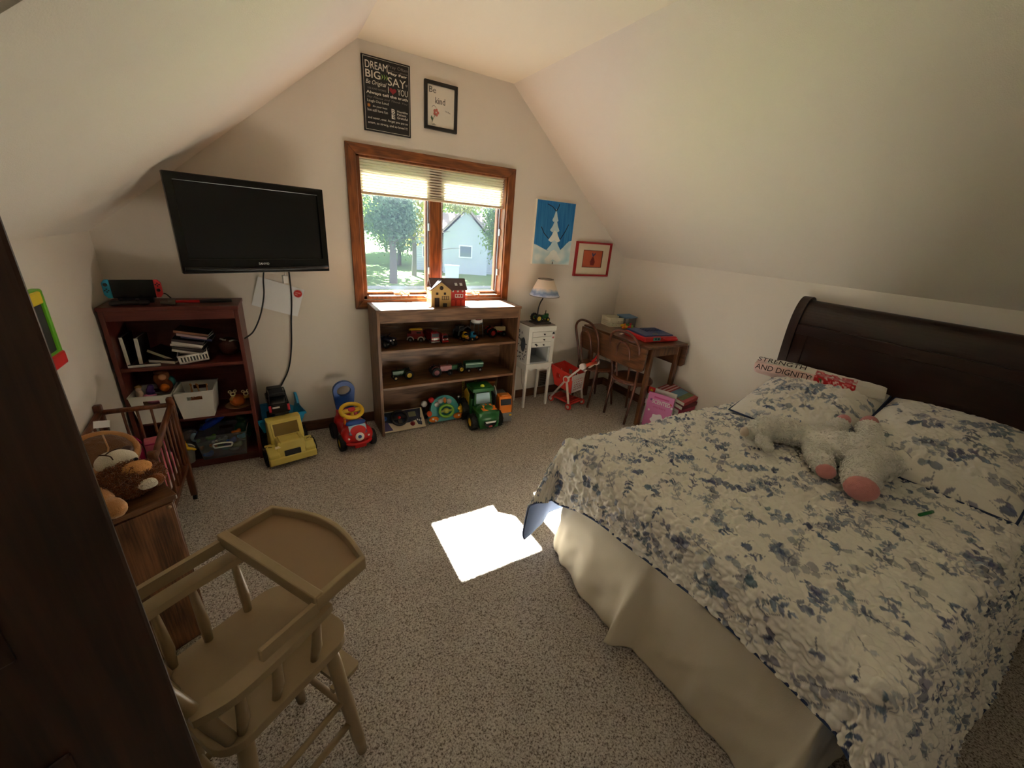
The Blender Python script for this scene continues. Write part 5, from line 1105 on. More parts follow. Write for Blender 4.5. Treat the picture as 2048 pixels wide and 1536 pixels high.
# ---- under the shelves
def driving_board():
    t=T('toy_dashboard','flat cream toy driving board with a black steering wheel','toy',(.194,-.262,.004),rot=(math.radians(40),0,math.radians(0)))
    w,h=.318,.165
    P('board',MB().b2(0,w,0,h,0,.012),q('board_cream',(206,190,162),.5),t,bev=.004); P('dash_print',MB().prism([(.008,.158),(w-.012,.158),(w-.03,.075),(.20,.055),(.12,.055),(.008,.085)],.012,.0128),t_navy,t)
    P('label_panel',MB().prism([(.008,.012),(.072,.012),(.045,.080),(.008,.080)],.012,.0132),q('panel_violet',(70,60,110),.5),t)
    P('gauge',MB().lathe([(.020,0),(.020,.003),(.016,.003),(.016,.001),(0,.001)],(.028,.112,.012),n=20),t_blue,t)
    P('steering_wheel',MB().tube([(.128+.056*math.cos(a),.092+.056*math.sin(a),.040) for a in np.linspace(0,6.28,29)[:-1]],.0095,9,closed=True).box((.128,.092,.038),(.10,.024,.012)).box((.128,.066,.036),(.026,.05,.012)).cyl((.128,.092,.012),(.128,.092,.042),.020,n=16),t_blk,t,bev=.002); P('horn_button',MB().lathe([(.011,0),(.011,.004),(0,.007)],(.128,.092,.044),n=16),t_red,t)
    P('screen_panel',MB().b2(.205,.262,.096,.138,.012,.016),q('panel_olive',(110,112,84),.4),t,bev=.002); P('key_dial',MB().lathe([(.018,0),(.018,.006),(.009,.008),(.009,.014),(0,.015)],(.222,.040,.012),n=18),t_dred,t)
    P('switch_panel',MB().prism([(.250,.078),(.296,.078),(.290,.020),(.262,.030)],.012,.016),t_navy,t)
    for i in range(3): P('switch',MB().box((.262+.013*i,.064-.006*i,.019),(.007,.012,.008)),t_wht,t)
driving_board()
def push_light():
    t=T('push_light','round white puck light on a black stand beside the driving board','light',(.548,-.105,.004))
    P('dome',MB().ell((0,0,.118),(.026,.024,.026)),q('dome_white',(244,242,236),.3),t); P('stand',MB().lathe([(.030,0),(.030,.010),(.010,.016),(.010,.095),(.020,.102),(.0,.103)],n=18),t_blk,t)
push_light()
def activity():
    t=T('activity_steering_toy','arched teal activity toy with a lime green steering wheel','toy',(.686,-.215,.004),rot=(math.radians(-18),0,0))
    arch=[(-.135,0),(.135,0),(.140,.04)]+[(.118*math.cos(a),.085+.118*math.sin(a)) for a in np.linspace(.05,PI-.05,17)]+[(-.140,.04)]
    P('arch_panel',MB().prism(arch,-.012,.018,mxz),t_teal,t,bev=.006)
    P('wheel_rim',MB().tube([(.056*math.cos(a),-.045,.082+.056*.8*math.sin(a)) for a in np.linspace(0,6.28,29)[:-1]],.011,9,closed=True),t_lime,t); P('wheel_hub',MB().ell((0,-.036,.082),(.028,.018,.022)).box((0,-.040,.082),(.10,.010,.016)),q('hub_olive',(150,160,60),.4),t)
    for x,z in ((-.060,.138),(-.030,.162),(.004,.168),(.040,.150)): P('picture_disc',MB().lathe([(.021,0),(.021,.004),(0,.005)],(x,-.012,z),(PI/2,0,0),18),q('disc_grey',(196,196,190),.3),t)
    P('centre_figure',MB().ell((.004,-.018,.160),(.012,.008,.022)),t_org,t)
    for x in (-.100,.100): P('orange_base',MB().ell((x,-.020,.026),(.040,.022,.024)),t_org,t)
    for x,z in ((-.112,.034),(-.092,.018),(.098,.032)): P('button',MB().ell((x,-.042,z),(.008,.006,.008)),t_wht,t)
    P('knob',MB().ell((-.128,-.012,.074),(.020,.014,.024)),q('knob_redorange',(222,84,40),.35),t); P('knob',MB().ell((.128,-.020,.080),(.024,.018,.022)).ell((.128,-.020,.058),(.012,.012,.012)),t_yel,t); P('red_lever',MB().ell((-.098,.0,.178),(.024,.018,.022)),t_red,t)
    P('shift_stick',MB().cyl((.116,.0,.10),(.128,.0,.158),.009,n=10),t_blk,t); P('stick_ball',MB().ell((.130,.0,.172),(.018,.018,.018)),t_chr,t)
activity()
def green_rider():
    t=T('ride_on_tractor','large green toy tractor with orange flames on its hood under the bookcase','ride-on toy',(.936,-.335,0),math.radians(-93)); G=q('ride_green',(36,96,46),.3)
    soft('hood',MB().box((.085,0,.110),(.150,.170,.100)).ell((.145,0,.105),(.045,.085,.060),n=20).box((.09,0,.06),(.16,.15,.06)).ell((.10,0,.165),(.07,.075,.035),n=20),G,t,.006,8); soft('rear_body',MB().box((-.085,0,.115),(.150,.175,.150)).box((-.07,.07,.16),(.13,.035,.10)).box((-.07,-.07,.16),(.13,.035,.10)),G,t,.006,6)
    P('windscreen',MB().box((.022,0,.218),(.010,.120,.085),(0,-.18,0)),q('ride_window',(176,206,216),.2),t,bev=.003); P('screen_frame',MB().prism([[(-.074,-.052),(.074,-.052),(.066,.056),(-.066,.056)],[(-.060,-.042),(-.054,.046),(.054,.046),(.060,-.042)]],-.010,.010,Matrix.Translation((.020,0,.220))@Matrix.Rotation(-.18,4,'Y')@Matrix(((0,0,1,0),(1,0,0,0),(0,1,0,0),(0,0,0,1)))),G,t,bev=.003)
    P('cab_roof',MB().box((-.045,0,.288),(.150,.175,.030)).box((-.045,0,.304),(.12,.15,.008)),G,t,bev=.008); P('roof_beacon',MB().lathe([(.016,0),(.016,.008),(.008,.016),(0,.017)],(.0,0,.308),n=16),q('beacon_lime',(196,206,60),.4),t)
    for s in (-1,1): P('cab_post',MB().box((-.11,s*.075,.21),(.016,.014,.14)),G,t)
    P('yellow_seat_side',MB().prism([(-.14,.14),(-.05,.13),(-.04,.24),(-.10,.27),(-.15,.22)],-.092,-.088,mxz),q('ride_mustard',(186,150,44),.4),t)
    fl=[(-.055,0),(-.062,.03),(-.040,.026),(-.044,.060),(-.020,.046),(-.012,.078),(.006,.050),(.030,.072),(.034,.040),(.058,.05),(.05,.015),(.058,0)]
    P('flame_decal',MB().prism([(x,y) for x,y in fl],.0,.004,Matrix.Translation((.160,0,.176))@Matrix.Rotation(.35,4,'Y')@Matrix(((0,-1,0,0),(1,0,0,0),(0,0,1,0),(0,0,0,1)))),t_org,t,bev=.001)
    P('grille_mouth',MB().prism([(-.050,.100),(.050,.100),(.046,.070),(.024,.050),(-.024,.050),(-.046,.070)],.176,.192,yz()),t_gls,t); P('white_strip',MB().prism([(-.046,.100),(.046,.100),(.036,.086),(-.036,.086)],.186,.194,yz()),t_wht,t); P('lower_lamp',MB().ell((.190,0,.058),(.005,.018,.009)),q('lamp_coral',(206,90,84),.4),t)
    for x,s,r,w in ((.085,-1,.062,.050),(.085,1,.062,.050),(-.11,-1,.085,.055),(-.11,1,.085,.055)): wheel(t,(x,s*.105,r),r,w,t_yel,lug=12)
green_rider()
def orange_truck():
    t=T('toy_garbage_truck','orange and grey toy truck standing behind the green ride-on tractor','toy vehicle',(1.120,-.325,0),math.radians(-97))
    P('cab',MB().prism([(.0,.09),(.100,.09),(.100,.15),(.078,.225),(.0,.225)],-.052,.052,mxz),t_org,t,bev=.006); P('grey_front',MB().box((.055,0,.055),(.105,.108,.075)),t_gray,t,bev=.004); P('windscreen',MB().box((.094,0,.183),(.004,.088,.046),(0,-.29,0)),t_gls,t); P('roof_plate',MB().box((.04,0,.228),(.05,.06,.008)),q('roof_plate',(206,130,60),.4),t,bev=.002)
    P('hopper',MB().box((-.055,0,.135),(.11,.104,.15)),t_gray,t,bev=.005); wheels4(t,.22,.11,.032,.022,t_gray,.22,-.32)
    P('hose',MB().tube(smooth_path([(.0,-.05,.20),(.02,-.058,.245),(-.05,-.05,.27),(-.09,-.045,.22)],6),.004,7),q('hose_clear',(196,196,180),.3),t)
    for s in (-1,1): P('headlamp',MB().box((.109,s*.04,.075),(.004,.018,.014)),t_yel,t)
orange_truck()
def crane():
    t=T('toy_ladder_frame','yellow chain-like toy ladder frame standing behind the green ride-on','toy',(.946,-.075,0))
    a=MB()
    for x in (-.055,.055):
        for k in range(16): a.tube([(x+.009*math.cos(b),0,.035+k*.0155+.0085*math.sin(b)) for b in np.linspace(0,6.28,9)[:-1]],.0028,5,closed=True)
    P('chain_side',a,q('chain_yellow',(206,182,64),.4),t)['kind']='stuff'; P('top_bar',MB().cyl((-.06,0,.285),(.06,0,.285),.006,n=8),q('chain_yellow',(206,182,64)),t); P('foot',MB().b2(-.075,.075,-.03,.03,0,.028),t_blk,t,bev=.003)
    u=T('wooden_block','orange-brown toy block box behind the green ride-on tractor','block',(1.115,-.085,0)); P('box',MB().b2(-.05,.05,-.03,.03,0,.235),q('block_brown',(132,72,34),.5),u,bev=.004); P('box_lid',MB().b2(-.053,.053,-.033,.033,.228,.242),q('block_orange',(170,96,48),.5),u,bev=.003)
crane()
# ---- dump truck, pickup, ride-on car
def dump_truck():
    t=T('toy_dump_truck','big faded yellow toy dump truck with a blue bed, on the carpet','toy vehicle',(-.415,-.245,0),math.radians(-79))
    P('grille_body',MB().box((.125,0,.105),(.130,.170,.110),(0,0,0),(.82,.86),(-.010,0)),t_pale,t,bev=.010)
    for s in (-1,1): P('fender',MB().prism([(.050,.045),(.190,.040),(.192,.095),(.150,.118),(.075,.118),(.050,.09)],s*.100-.030,s*.100+.030,mxz),t_pale,t,bev=.006)
    P('front_bumper',MB().box((.190,0,.052),(.024,.262,.044)),t_pale,t,bev=.006)
    P('cab',MB().prism([(-.020,.05),(.085,.05),(.095,.150),(.045,.250),(-.010,.257),(-.020,.25)],-.094,.094,mxz),t_pale,t,bev=.012)
    Mw=Matrix.Translation((.0725,0,.199))@Matrix.Rotation(-.464,4,'Y')@Matrix(((0,0,1,0),(1,0,0,0),(0,1,0,0),(0,0,0,1)))
    P('window_frame',MB().prism([rect(-.078,.078,-.046,.046),rect(-.068,.068,-.037,.037)[::-1]],-.004,.006,Mw),t_pale,t,bev=.002); P('windscreen',MB().prism(rect(-.070,.070,-.039,.039),-.002,.002,Mw),q('amber_window',(122,98,40),.2),t)
    P('grille',MB().box((.1865,0,.090),(.010,.090,.036),(0,-.16,0)),t_blk,t,bev=.004); P('badge',MB().box((.172,-.066,.135),(.003,.046,.014),(0,-.35,.15)),q('badge_cream',(232,214,170),.5),t)
    for y in (-.055,.055): P('hood_rib',MB().box((.128,y,.160),(.085,.010,.012),(0,.06,0)),t_pale,t,bev=.003)
    # bed: flaring tray with a rim, open towards the tail
    V=[(-.21,-.105,.150),(-.025,-.105,.150),(-.025,.105,.150),(-.21,.105,.150),(-.245,-.135,.245),(.0,-.135,.245),(.0,.135,.245),(-.245,.135,.245)]
    b=MB().add(V,[(3,2,1,0),(0,1,5,4),(1,2,6,5),(2,3,7,6),(3,0,4,7)]); o=P('bed',b,t_cyan,t); sd=o.modifiers.new('t','SOLIDIFY'); sd.thickness=.006
    P('bed_rim',MB().tube([(-.245,-.135,.245),(0,-.135,.245),(0,.135,.245),(-.245,.135,.245)],.010,8,closed=True),t_cyan,t)
    for s in (-1,1): P('bed_horn',MB().prism([(-.245,.24),(-.16,.24),(-.20,.30),(-.245,.31)],s*.135-.008,s*.135+.008,mxz),t_cyan,t,bev=.003)
    P('chassis',MB().b2(-.22,.16,-.05,.05,.045,.085).b2(-.20,-.03,-.04,.04,.08,.152),t_blk,t)
    for x in (.115,-.085,-.185):
        for s in (-1,1): wheel(t,(x,s*.118,.058),.058,.046,t_blk,lug=12)
dump_truck()
def pickup():
    t=T('toy_pickup','black toy pickup with red tail lights parked in the blue dump bed','toy vehicle',(-.432,-.140,.158),math.radians(96)); z=.118
    W=.058
    for x in (-.075,.075):
        for s in (-1,1): wheel(t,(x,s*.050,.030),.030,.024,t_gray)
    P('frame_rail',MB().box((0,0,.075),(.20,.050,.09)),t_blk,t)
    P('body',MB().box((0,0,.150),(.23,.112,.062)),q('truck_black',(14,14,16),.2),t,bev=.008); P('tailgate',MB().box((-.116,0,.155),(.006,.085,.040)),q('truck_black',(14,14,16),.2),t,bev=.002); P('plate',MB().box((-.120,.018,.163),(.002,.040,.010)),t_wht,t)
    for s in (-1,1): P('tail_light',MB().box((-.115,s*.050,.155),(.010,.014,.042)),q('tail_red',(204,48,62),.3),t,bev=.002)
    a=[( .02,-.052,.18),(.0,-.046,.242),(.0,.046,.242),(.02,.052,.18)]; P('roll_bar',MB().tube(a,.0045,7).tube([(-.105,-.052,.178),(-.085,-.044,.240),(-.085,.044,.240),(-.105,.052,.178)],.0045,7).tube([(-.085,-.044,.240),(0,-.046,.242)],[.004]*2,6).tube([(-.085,.044,.240),(0,.046,.242)],[.004]*2,6),t_blk,t)
    P('cab',MB().box((.055,0,.205),(.075,.098,.055),(0,0,0),(.8,.85)),t_blk,t,bev=.006)
pickup()
def ride_car():
    t=T('ride_on_car','red ride-on toy car with yellow steering wheel and blue push handle','ride-on toy',(-.012,-.255,0),math.radians(-83))
    soft('shell',MB().box((.0,0,.098),(.28,.165,.075)).ell((.105,0,.105),(.065,.098,.072),n=22).ell((-.10,0,.115),(.075,.092,.075),n=22).ell((.06,0,.155),(.07,.075,.035),n=20).box((-.105,0,.165),(.09,.13,.05)).ell((.105,.075,.085),(.055,.03,.055)).ell((.105,-.075,.085),(.055,.03,.055)),t_red,t,.006,9)
    P('bumper',MB().tube(smooth_path([(.120,-.098,.070),(.165,-.060,.062),(.176,0,.060),(.165,.060,.062),(.120,.098,.070)],5),.012,9).box((.178,0,.050),(.016,.075,.030)),t_red,t,bev=.004)
    hd=[(-.058,.19),(-.068,.28)]+[(.072*math.cos(a),.325+.066*math.sin(a)) for a in np.linspace(PI,0,15)]+[(.068,.28),(.058,.19)]
    hole=[(.046*math.cos(a),.322+.036*math.sin(a)) for a in np.linspace(0,2*PI,21)[:-1]]
    P('push_handle',MB().prism([hd,hole],-.158,-.130,yz()),t_blue,t,bev=.008)
    P('steering_column',MB().cyl((.045,0,.165),(.025,0,.232),.014,.010,n=12),t_yel,t)
    Mr=Matrix.Translation((.022,0,.236))@Matrix.Rotation(.42,4,'Y')
    P('steering_wheel',MB().tube([Mr@Vector((.062*math.cos(a),.068*math.sin(a),0)) for a in np.linspace(0,6.28,29)[:-1]],.014,10,closed=True).box(tuple(Mr.translation),(.030,.12,.012),(0,.42,0)),t_yel,t); P('horn',MB().ell(tuple(Mr@Vector((0,0,.012))),(.020,.024,.010),(0,.42,0)),t_red,t)
    P('dash',MB().ell((.098,0,.180),(.026,.066,.018),(0,.3,0)),t_blue,t); P('windscreen_sticker',MB().box((.134,0,.158),(.004,.110,.040),(0,-.62,0)),q('sticker_sky',(158,196,212),.4),t,bev=.001)
    for y,c in ((-.022,t_red),(.022,t_brn)): P('sticker_patch',MB().box((.1365,y,.157),(.003,.022,.022),(0,-.62,.2)),c,t)
    P('round_sticker',MB().lathe([(.028,0),(.028,.003),(0,.003)],(.1745,0,.112),(0,PI/2-.25,0),20),t_wht,t); P('sticker_centre',MB().lathe([(.012,0),(.012,.002),(0,.002)],(.1772,0,.1125),(0,PI/2-.25,0),14),t_blue,t)
    for y in (-.07,.07): P('headlamp_sticker',MB().ell((.148,y,.098),(.007,.016,.010),(0,0,-.5 if y<0 else .5)),t_wht,t)
    for y in (-.05,.042): P('grey_sticker',MB().lathe([(.013,0),(.013,.002),(0,.002)],(.1525,y,.133),(0,PI/2-.6,0),14),q('sticker_grey',(110,104,130),.4),t)
    P('key_toy',MB().ell((.095,-.066,.200),(.008,.008,.022)).ell((.095,-.066,.222),(.010,.008,.008)),t_org,t)
    for x in (.105,-.095):
        for s in (-1,1): wheel(t,(x,s*.098,.056),.056,.036,t_yel if x>0 else t_blk)
ride_car()
# ---- left bookcase
def console():
    t=T('game_console','handheld game console in its dock, blue controller left, red one right','game console',(-.972,-.150,.955),math.radians(3))
    P('dock',MB().box((0,.004,.048),(.135,.040,.096)),t_blk,t,bev=.006); P('screen_tablet',MB().box((0,-.012,.072),(.165,.012,.090)),q('tablet_black',(14,14,16),.2),t,bev=.003)
    for s,c in ((-1,q('joy_blue',(34,150,190),.4)),(1,q('joy_red',(226,60,66),.4))):
        x=s*.097; P('controller',MB().prism([(x-s*.0145,.118),(x+s*.002,.118),(x+s*.0145,.102),(x+s*.0145,.046),(x+s*.002,.028),(x-s*.0145,.028)][::s],-.020,-.004,mxz),c,t,bev=.003)
        P('thumbstick',MB().lathe([(.008,0),(.008,.006),(0,.008)],(x,-.020,.094 if s<0 else .066),(PI/2,0,0),14),t_blk,t)
        for a in range(4): P('button',MB().lathe([(.0032,0),(.0032,.002),(0,.003)],(x+.007*math.cos(a*PI/2),-.020,(.066 if s<0 else .094)+.007*math.sin(a*PI/2)),(PI/2,0,0),10),t_blk,t)
    P('cable',MB().tube(smooth_path([(.07,.02,.03),(.11,.03,.04),(.135,.0,.022),(.160,-.02,.004)],6),.0028,7),t_blk,t)
    g=T('game_controller','black game controller lying in front of the docked console','controller',(-.985,-.215,.955),.1); soft('grip_shell',MB().ell((0,0,.013),(.075,.022,.012)).ell((-.055,-.008,.013),(.022,.024,.013)).ell((.055,-.008,.013),(.022,.024,.013)),q('pad_black',(26,26,28),.5),g,.003,5); P('stick',MB().cyl((-.03,0,.02),(-.03,0,.032),.007,n=10).cyl((.03,-.006,.02),(.03,-.006,.032),.007,n=10),t_blk,g)
console()
def hatchet():
    t=T('hammer','hammer with a grey head and red and black handle lying on the bookcase top','hammer',(-.690,-.195,.955),math.radians(4))
    P('head',MB().box((-.135,0,.014),(.030,.070,.024)).box((-.150,.02,.012),(.05,.028,.018),(0,0,.4)).box((-.152,-.022,.012),(.055,.022,.016),(0,0,-.3)),q('steel_worn',(104,96,88),.5,metal=.5),t,bev=.004); P('handle',MB().tube([(-.12,0,.013),(-.02,0,.012)],[.009,.010],10,flat=.8),t_red,t,label='red handle shaft'); P('grip',MB().tube([(-.02,0,.012),(.04,0,.012),(.12,0,.012)],[.011,.013,.012],10,flat=.8),t_blk,t,label='black grip')
hatchet()
z1,z2,z3=.640,.330,.060
m_cover=q('case_black',(18,18,20),.4); m_edge=q('page_white',(214,208,196),.7)
def frame_book(label,loc,rz,tilt,w,h,th):
    t=T('picture_book',label,'book',loc,rot=(0,tilt,rz)); P('cover',MB().b2(-th/2,-th/2+.003,0,w,0,h).b2(th/2-.003,th/2,0,w,0,h),m_cover,t); P('spine',MB().b2(-th/2,th/2,-.003,.001,0,h),m_edge,t,bev=.001); P('pages',MB().b2(-th/2+.003,th/2-.003,.001,w-.004,.003,h-.003),m_edge,t)
frame_book('white-spined black book leaning at the far left of the upper left shelf',(-1.060,-.200,z1),-.05,-.02,.14,.150,.014)
frame_book('second white-spined black book from the left on the upper left shelf',(-1.012,-.195,z1),-.08,.03,.14,.140,.016)
def slab_thing(name,label,cat,loc,rot,w,d,h,mc,me,group=None):
    t=T(name,label,cat,loc,rot=rot,group=group); P('cover',MB().b2(-w/2,w/2,-d/2+.002,d/2,h*.86,h).b2(-w/2,w/2,-d/2+.002,d/2,0,h*.14),mc,t); P('spine',MB().b2(-w/2,w/2,-d/2,-d/2+.003,0,h),me,t,bev=.001); P('pages',MB().b2(-w/2+.003,w/2-.003,-d/2+.003,d/2-.003,h*.14,h*.86),m_edge,t); return t
slab_thing('notebook','white tablet-sized notebook lying flat below the two standing books','notebook',(-.990,-.236,z1),(0,0,.03),.130,.018,.012,m_cover,q('white_edge',(206,204,198),.5))
slab_thing('disc_case','open-looking disc case lying askew left of the small white basket','disc case',(-.900,-.150,z1),(0,0,-.5),.135,.115,.014,m_cover,q('case_white',(214,212,204),.4))
slab_thing('disc_case','disc case tilted on its edge over the askew one, left of the basket','disc case',(-.915,-.105,z1+.022),(0,.42,-.35),.135,.115,.014,q('case_dark',(40,36,36),.4),q('case_edge',(196,188,172),.4))
def basket_small():
    t=T('slotted_basket','small white slotted basket tipped forward under a pile of disc cases','basket',(-.790,-.165,z1+.004),rot=(0,-.10,.12)); w,d,h=.075,.075,.045
    P('basket_front',MB().prism([rect(-w*.85,w*.85,0,h)]+[rect(-.054+i*.0135,-.047+i*.0135,.010,h-.010)[::-1] for i in range(9)],-d,-d+.003,mxz),t_wht,t); P('basket_back',MB().b2(-w*.85,w*.85,d-.003,d,0,h),t_wht,t)
    for s in (-1,1): P('basket_side',MB().b2(s*w*.85-.0015,s*w*.85+.0015,-d,d,0,h),t_wht,t)
    P('basket_floor',MB().b2(-w*.85,w*.85,-d,d,0,.003),t_wht,t); P('rim',MB().tube([(-w*.87,-d,h),(w*.87,-d,h),(w*.87,d,h),(-w*.87,d,h)],.003,6,closed=True),t_wht,t)
basket_small()
rs=np.random.RandomState(12)
order=['lowest','second from the bottom','third from the bottom','fourth from the bottom','fifth from the bottom','sixth from the bottom','second from the top','topmost']
cols=[(206,200,190),(60,52,50),(214,206,194),(196,190,182),(70,60,60),(54,58,92),(176,150,156),(140,96,76)]
for i in range(8):
    dx=0 if i<5 else .045
    slab_thing('disc_case','%s disc case in the tilted pile over the small white basket'%order[i],'disc case',(-.800+dx+.006*rs.randn(),-.165+.004*rs.randn(),z1+.052+.0145*i),(0,.20+.01*rs.randn(),-.10+.05*rs.randn()),.135 if i<7 else .15,.120,.013,m_cover,q('dvd_spine_%d'%i,cols[i],.4),'pile of disc cases')
def football():
    t=T('football','brown football with white laces at the right of the upper left shelf','ball',(-.625,-.135,z1+.056),rot=(0,0,math.radians(-58)))
    P('leather',MB().lathe([(.052*math.cos(a)**1.35 if abs(a)<1.57 else 0,.083*a/1.5708) for a in np.linspace(-1.5707,1.5707,25)],rot=(0,PI/2,0),n=26),mat('football_leather',(78,36,24),.55,.12,60,.4,220),t)
    P('stripe',MB().lathe([(.0437,.040),(.0398,.052)],rot=(0,PI/2,0),n=26,a0=.5,a1=3.6),t_wht,t); P('laces',MB().tube([(-.025,-.028,.0435),(.025,-.028,.0435)],[.003,.003],6).box((0,-.028,.044),(.006,.018,.004)).box((-.014,-.028,.044),(.005,.018,.004)).box((.014,-.028,.044),(.005,.018,.004)),t_wht,t)
football()
def bin_(name,label,cx,w,h,mtl,loc_z,yf,d,contents=None,group=None,thick=.004,tw=.80):
    t=T(name,label,'bin',(cx,yf+d/2,loc_z),math.radians(-2)); a=w/2; b=a*tw; e=d/2; e2=e*.88
    for s in (-1,1):   # front and back with a hand hole
        hole=[(-.034,h*.70),(.034,h*.70),(.034,h*.84),(-.034,h*.84)]
        M=Matrix.Translation((0,s*e2,0))@Matrix.Rotation(s*-math.atan2(e-e2,h),4,'X')@Matrix(((1,0,0,0),(0,0,1,0),(0,1,0,0),(0,0,0,1)))
        P('bin_front' if s<0 else 'bin_back',MB().prism([[(-b,0),(b,0),(a,h),(-a,h)],hole[::-1]],-thick/2,thick/2,M),mtl,t)
        P('bin_side',MB().add([(s*b,-e2,0),(s*b,e2,0),(s*a,e,h),(s*a,-e,h),(s*(b-thick),-e2,0),(s*(b-thick),e2,0),(s*(a-thick),e,h),(s*(a-thick),-e,h)],[(0,1,2,3),(7,6,5,4),(0,3,7,4),(1,5,6,2),(3,2,6,7),(0,4,5,1)]),mtl,t)
    P('bin_floor',MB().b2(-b,b,-e2,e2,0,thick),mtl,t); P('bin_rim',MB().tube([(-a,-e,h),(a,-e,h),(a,e,h),(-a,e,h)],.0045,6,closed=True),mtl,t); return t
m_bin=mat('bin_white_plastic',(222,218,210),.5,.03)
bin_('storage_bin','left white plastic bin of small toys on the middle left shelf',-.990,.176,.158,m_bin,z2,-.285,.19)
bin_('storage_bin','right white plastic bin with wooden sticks standing up inside',-.808,.176,.158,m_bin,z2,-.288,.19)
def blob(name,label,cat,loc,lumps,m,extra=(),vox=.005,fuzz=.004,group=None):
    t=T(name,label,cat,loc,0,group); b=MB()
    for c,r in lumps: b.ell(c,r)
    soft('toy_body',b,m,t,vox,5,fuzz,.015)
    for nm,c,r,mm in extra: P(nm,MB().ell(c,r,n=12,m=8),mm,t)
    return t
blob('plush_monkey','brown and orange plush doll at the back of the left white bin','plush toy',(-.945,-.170,z2+0.140),[((0,0,.03),(.035,.03,.04)),((0,0,.09),(.030,.027,.028)),((-.03,0,.07),(.014,.014,.03))],q('plush_ginger',(128,74,40),.9,var=.2),(('face',(.0,-.020,.088),(.018,.012,.018),q('plush_face',(206,150,104),.9)),('hair',(-.012,.005,.108),(.026,.024,.016),t_brn)))
blob('orange_ball','bright orange toy ball in the left white bin','ball',(-.940,-.215,z2+0.155),[((0,0,.02),(.022,.022,.022))],t_org)
blob('purple_toy','small purple doll lying in the left white bin','doll',(-1.000,-.225,z2+0.135),[((0,0,.025),(.020,.018,.030)),((.006,0,.055),(.015,.015,.015))],t_purp,(('skirt',(-.004,0,.008),(.028,.024,.012),t_pink),))
blob('pale_toy','small pale doll with tan hair at the left of the left white bin','doll',(-1.045,-.225,z2+0.135),[((0,0,.02),(.018,.016,.026)),((0,0,.050),(.014,.014,.014))],q('doll_skin',(206,176,150),.6),(('hair',(0,.005,.058),(.016,.015,.010),q('hair_tan',(150,118,70),.8)),))
blob('pink_toy','pink rubber toy showing through the hand hole of the left bin','toy',(-.985,-.240,z2+.085),[((0,0,.03),(.036,.018,.022))],t_pink)
blob('teal_toy','teal toy at the back right inside the left white bin','toy',(-.925,-.130,z2+0.150),[((0,0,.03),(.022,.02,.034))],t_teal)
blob('tan_toy','tan plush filling the bottom of the left white bin','plush toy',(-1.000,-.190,z2+.012),[((0,0,.06),(.062,.070,.06))],q('plush_sand',(170,132,92),.9,var=.2))
for i,(x,y,r) in enumerate(((-.845,-.20,.12),(-.825,-.19,-.05),(-.800,-.21,.02),(-.785,-.195,-.14),(-.77,-.215,.10))):
    t=T('craft_stick',['first thin wooden stick from the left in the right white bin','second thin wooden stick from the left in the right white bin','middle thin wooden stick in the right white bin','second thin wooden stick from the right in the right white bin','last thin wooden stick on the right in the right white bin'][i],'stick',(x,y,z2+.03),rot=(.05,r,0),group='sticks in the right white bin'); P('rod',MB().cyl((0,0,0),(0,0,.142),.0032,n=8),t_wood,t); P('knob_end',MB().ell((0,0,.144),(.0048,.0048,.0048),n=10,m=8),t_wood,t)
blob('orange_box_toy','orange-brown toys filling the bottom of the right white bin','toy',(-.806,-.19,z2+.012),[((0,-.02,.04),(.055,.06,.045)),((.03,-.04,.075),(.02,.02,.02))],q('toy_copper',(156,92,40),.6,var=.35,scale=40))
def harvest():
    t=T('harvest_ornament','orange pumpkin ornament with white ring faces at the right of the middle shelf','ornament',(-.632,-.165,z2),.2); b=MB()
    for k in range(8):
        a=k*PI/4; b.ell((.018*math.cos(a),.018*math.sin(a),.032),(.022,.022,.030))
    P('pumpkin',b,q('pumpkin_orange',(196,98,28),.5),t); P('plate',MB().lathe([(0,0),(.066,.002),(.070,.006),(.064,.006),(0,.003)],n=24),q('plate_glass',(150,120,90),.2),t)
    for x,z in ((-.02,.080),(.045,.070)):
        P('ring_face',MB().tube([(x+.011*math.cos(a),-.012,z+.011*math.sin(a)) for a in np.linspace(0,6.28,15)[:-1]],.004,6,closed=True),q('ring_cream',(214,196,150),.5),t)
        for s in (-1,1): P('ring_ear',MB().tube([(x+s*.013+.007*math.cos(a),-.012,z+.017+.007*math.sin(a)) for a in np.linspace(0,6.28,11)[:-1]],.003,6,closed=True),q('ring_cream',(214,196,150),.5),t)
        P('cone_body',MB().lathe([(.022,.045),(.006,z-.010),(0,z-.008)],(x,-.006,0),n=14),q('cone_gold',(186,140,66),.5),t)
harvest()
m_clear=pane('clear_plastic',(.86,.89,.92),.10,.10,(196,206,214),.08)
bin_('clear_bin','clear plastic bin of small toys on the bottom left shelf',-.726,.245,.150,m_clear,z3+.0,-.300,.19,tw=.86)
pal=[t_blue,t_lime,t_gray,t_org,t_teal,q('toy_olive',(110,116,60),.5),t_wht,t_purp,t_cyan,t_brn]
names=['blue','lime','grey','orange','teal','olive','white','purple','sky blue','brown']
for i in range(14):
    x=-.81+.17*((i*37)%100)/100; y=-.275+.13*((i*61)%100)/100; z=z3+.008+.030*(i//5)
    blob('small_toy','%s little toy %s in the clear plastic bin'%(names[i%10],['on the floor','in the lower layer','in the upper layer'][min(2,i//5)]),'toy',(x,y,z),[((0,0,.016),(.026,.012,.014)),((.016,.006,.026),(.012,.010,.014)),((-.018,-.004,.022),(.009,.016,.008))],pal[i%10],vox=.004,fuzz=0,group=None)
P('bin_handle',MB().tube(smooth_path([(-.04,-.100,.075),(-.045,-.104,.098),(0,-.104,.104),(.045,-.104,.098),(.04,-.100,.075)],5),.0045,8,closed=True),q('handle_milky',(206,212,206),.4),bpy.data.objects['clear_bin'])
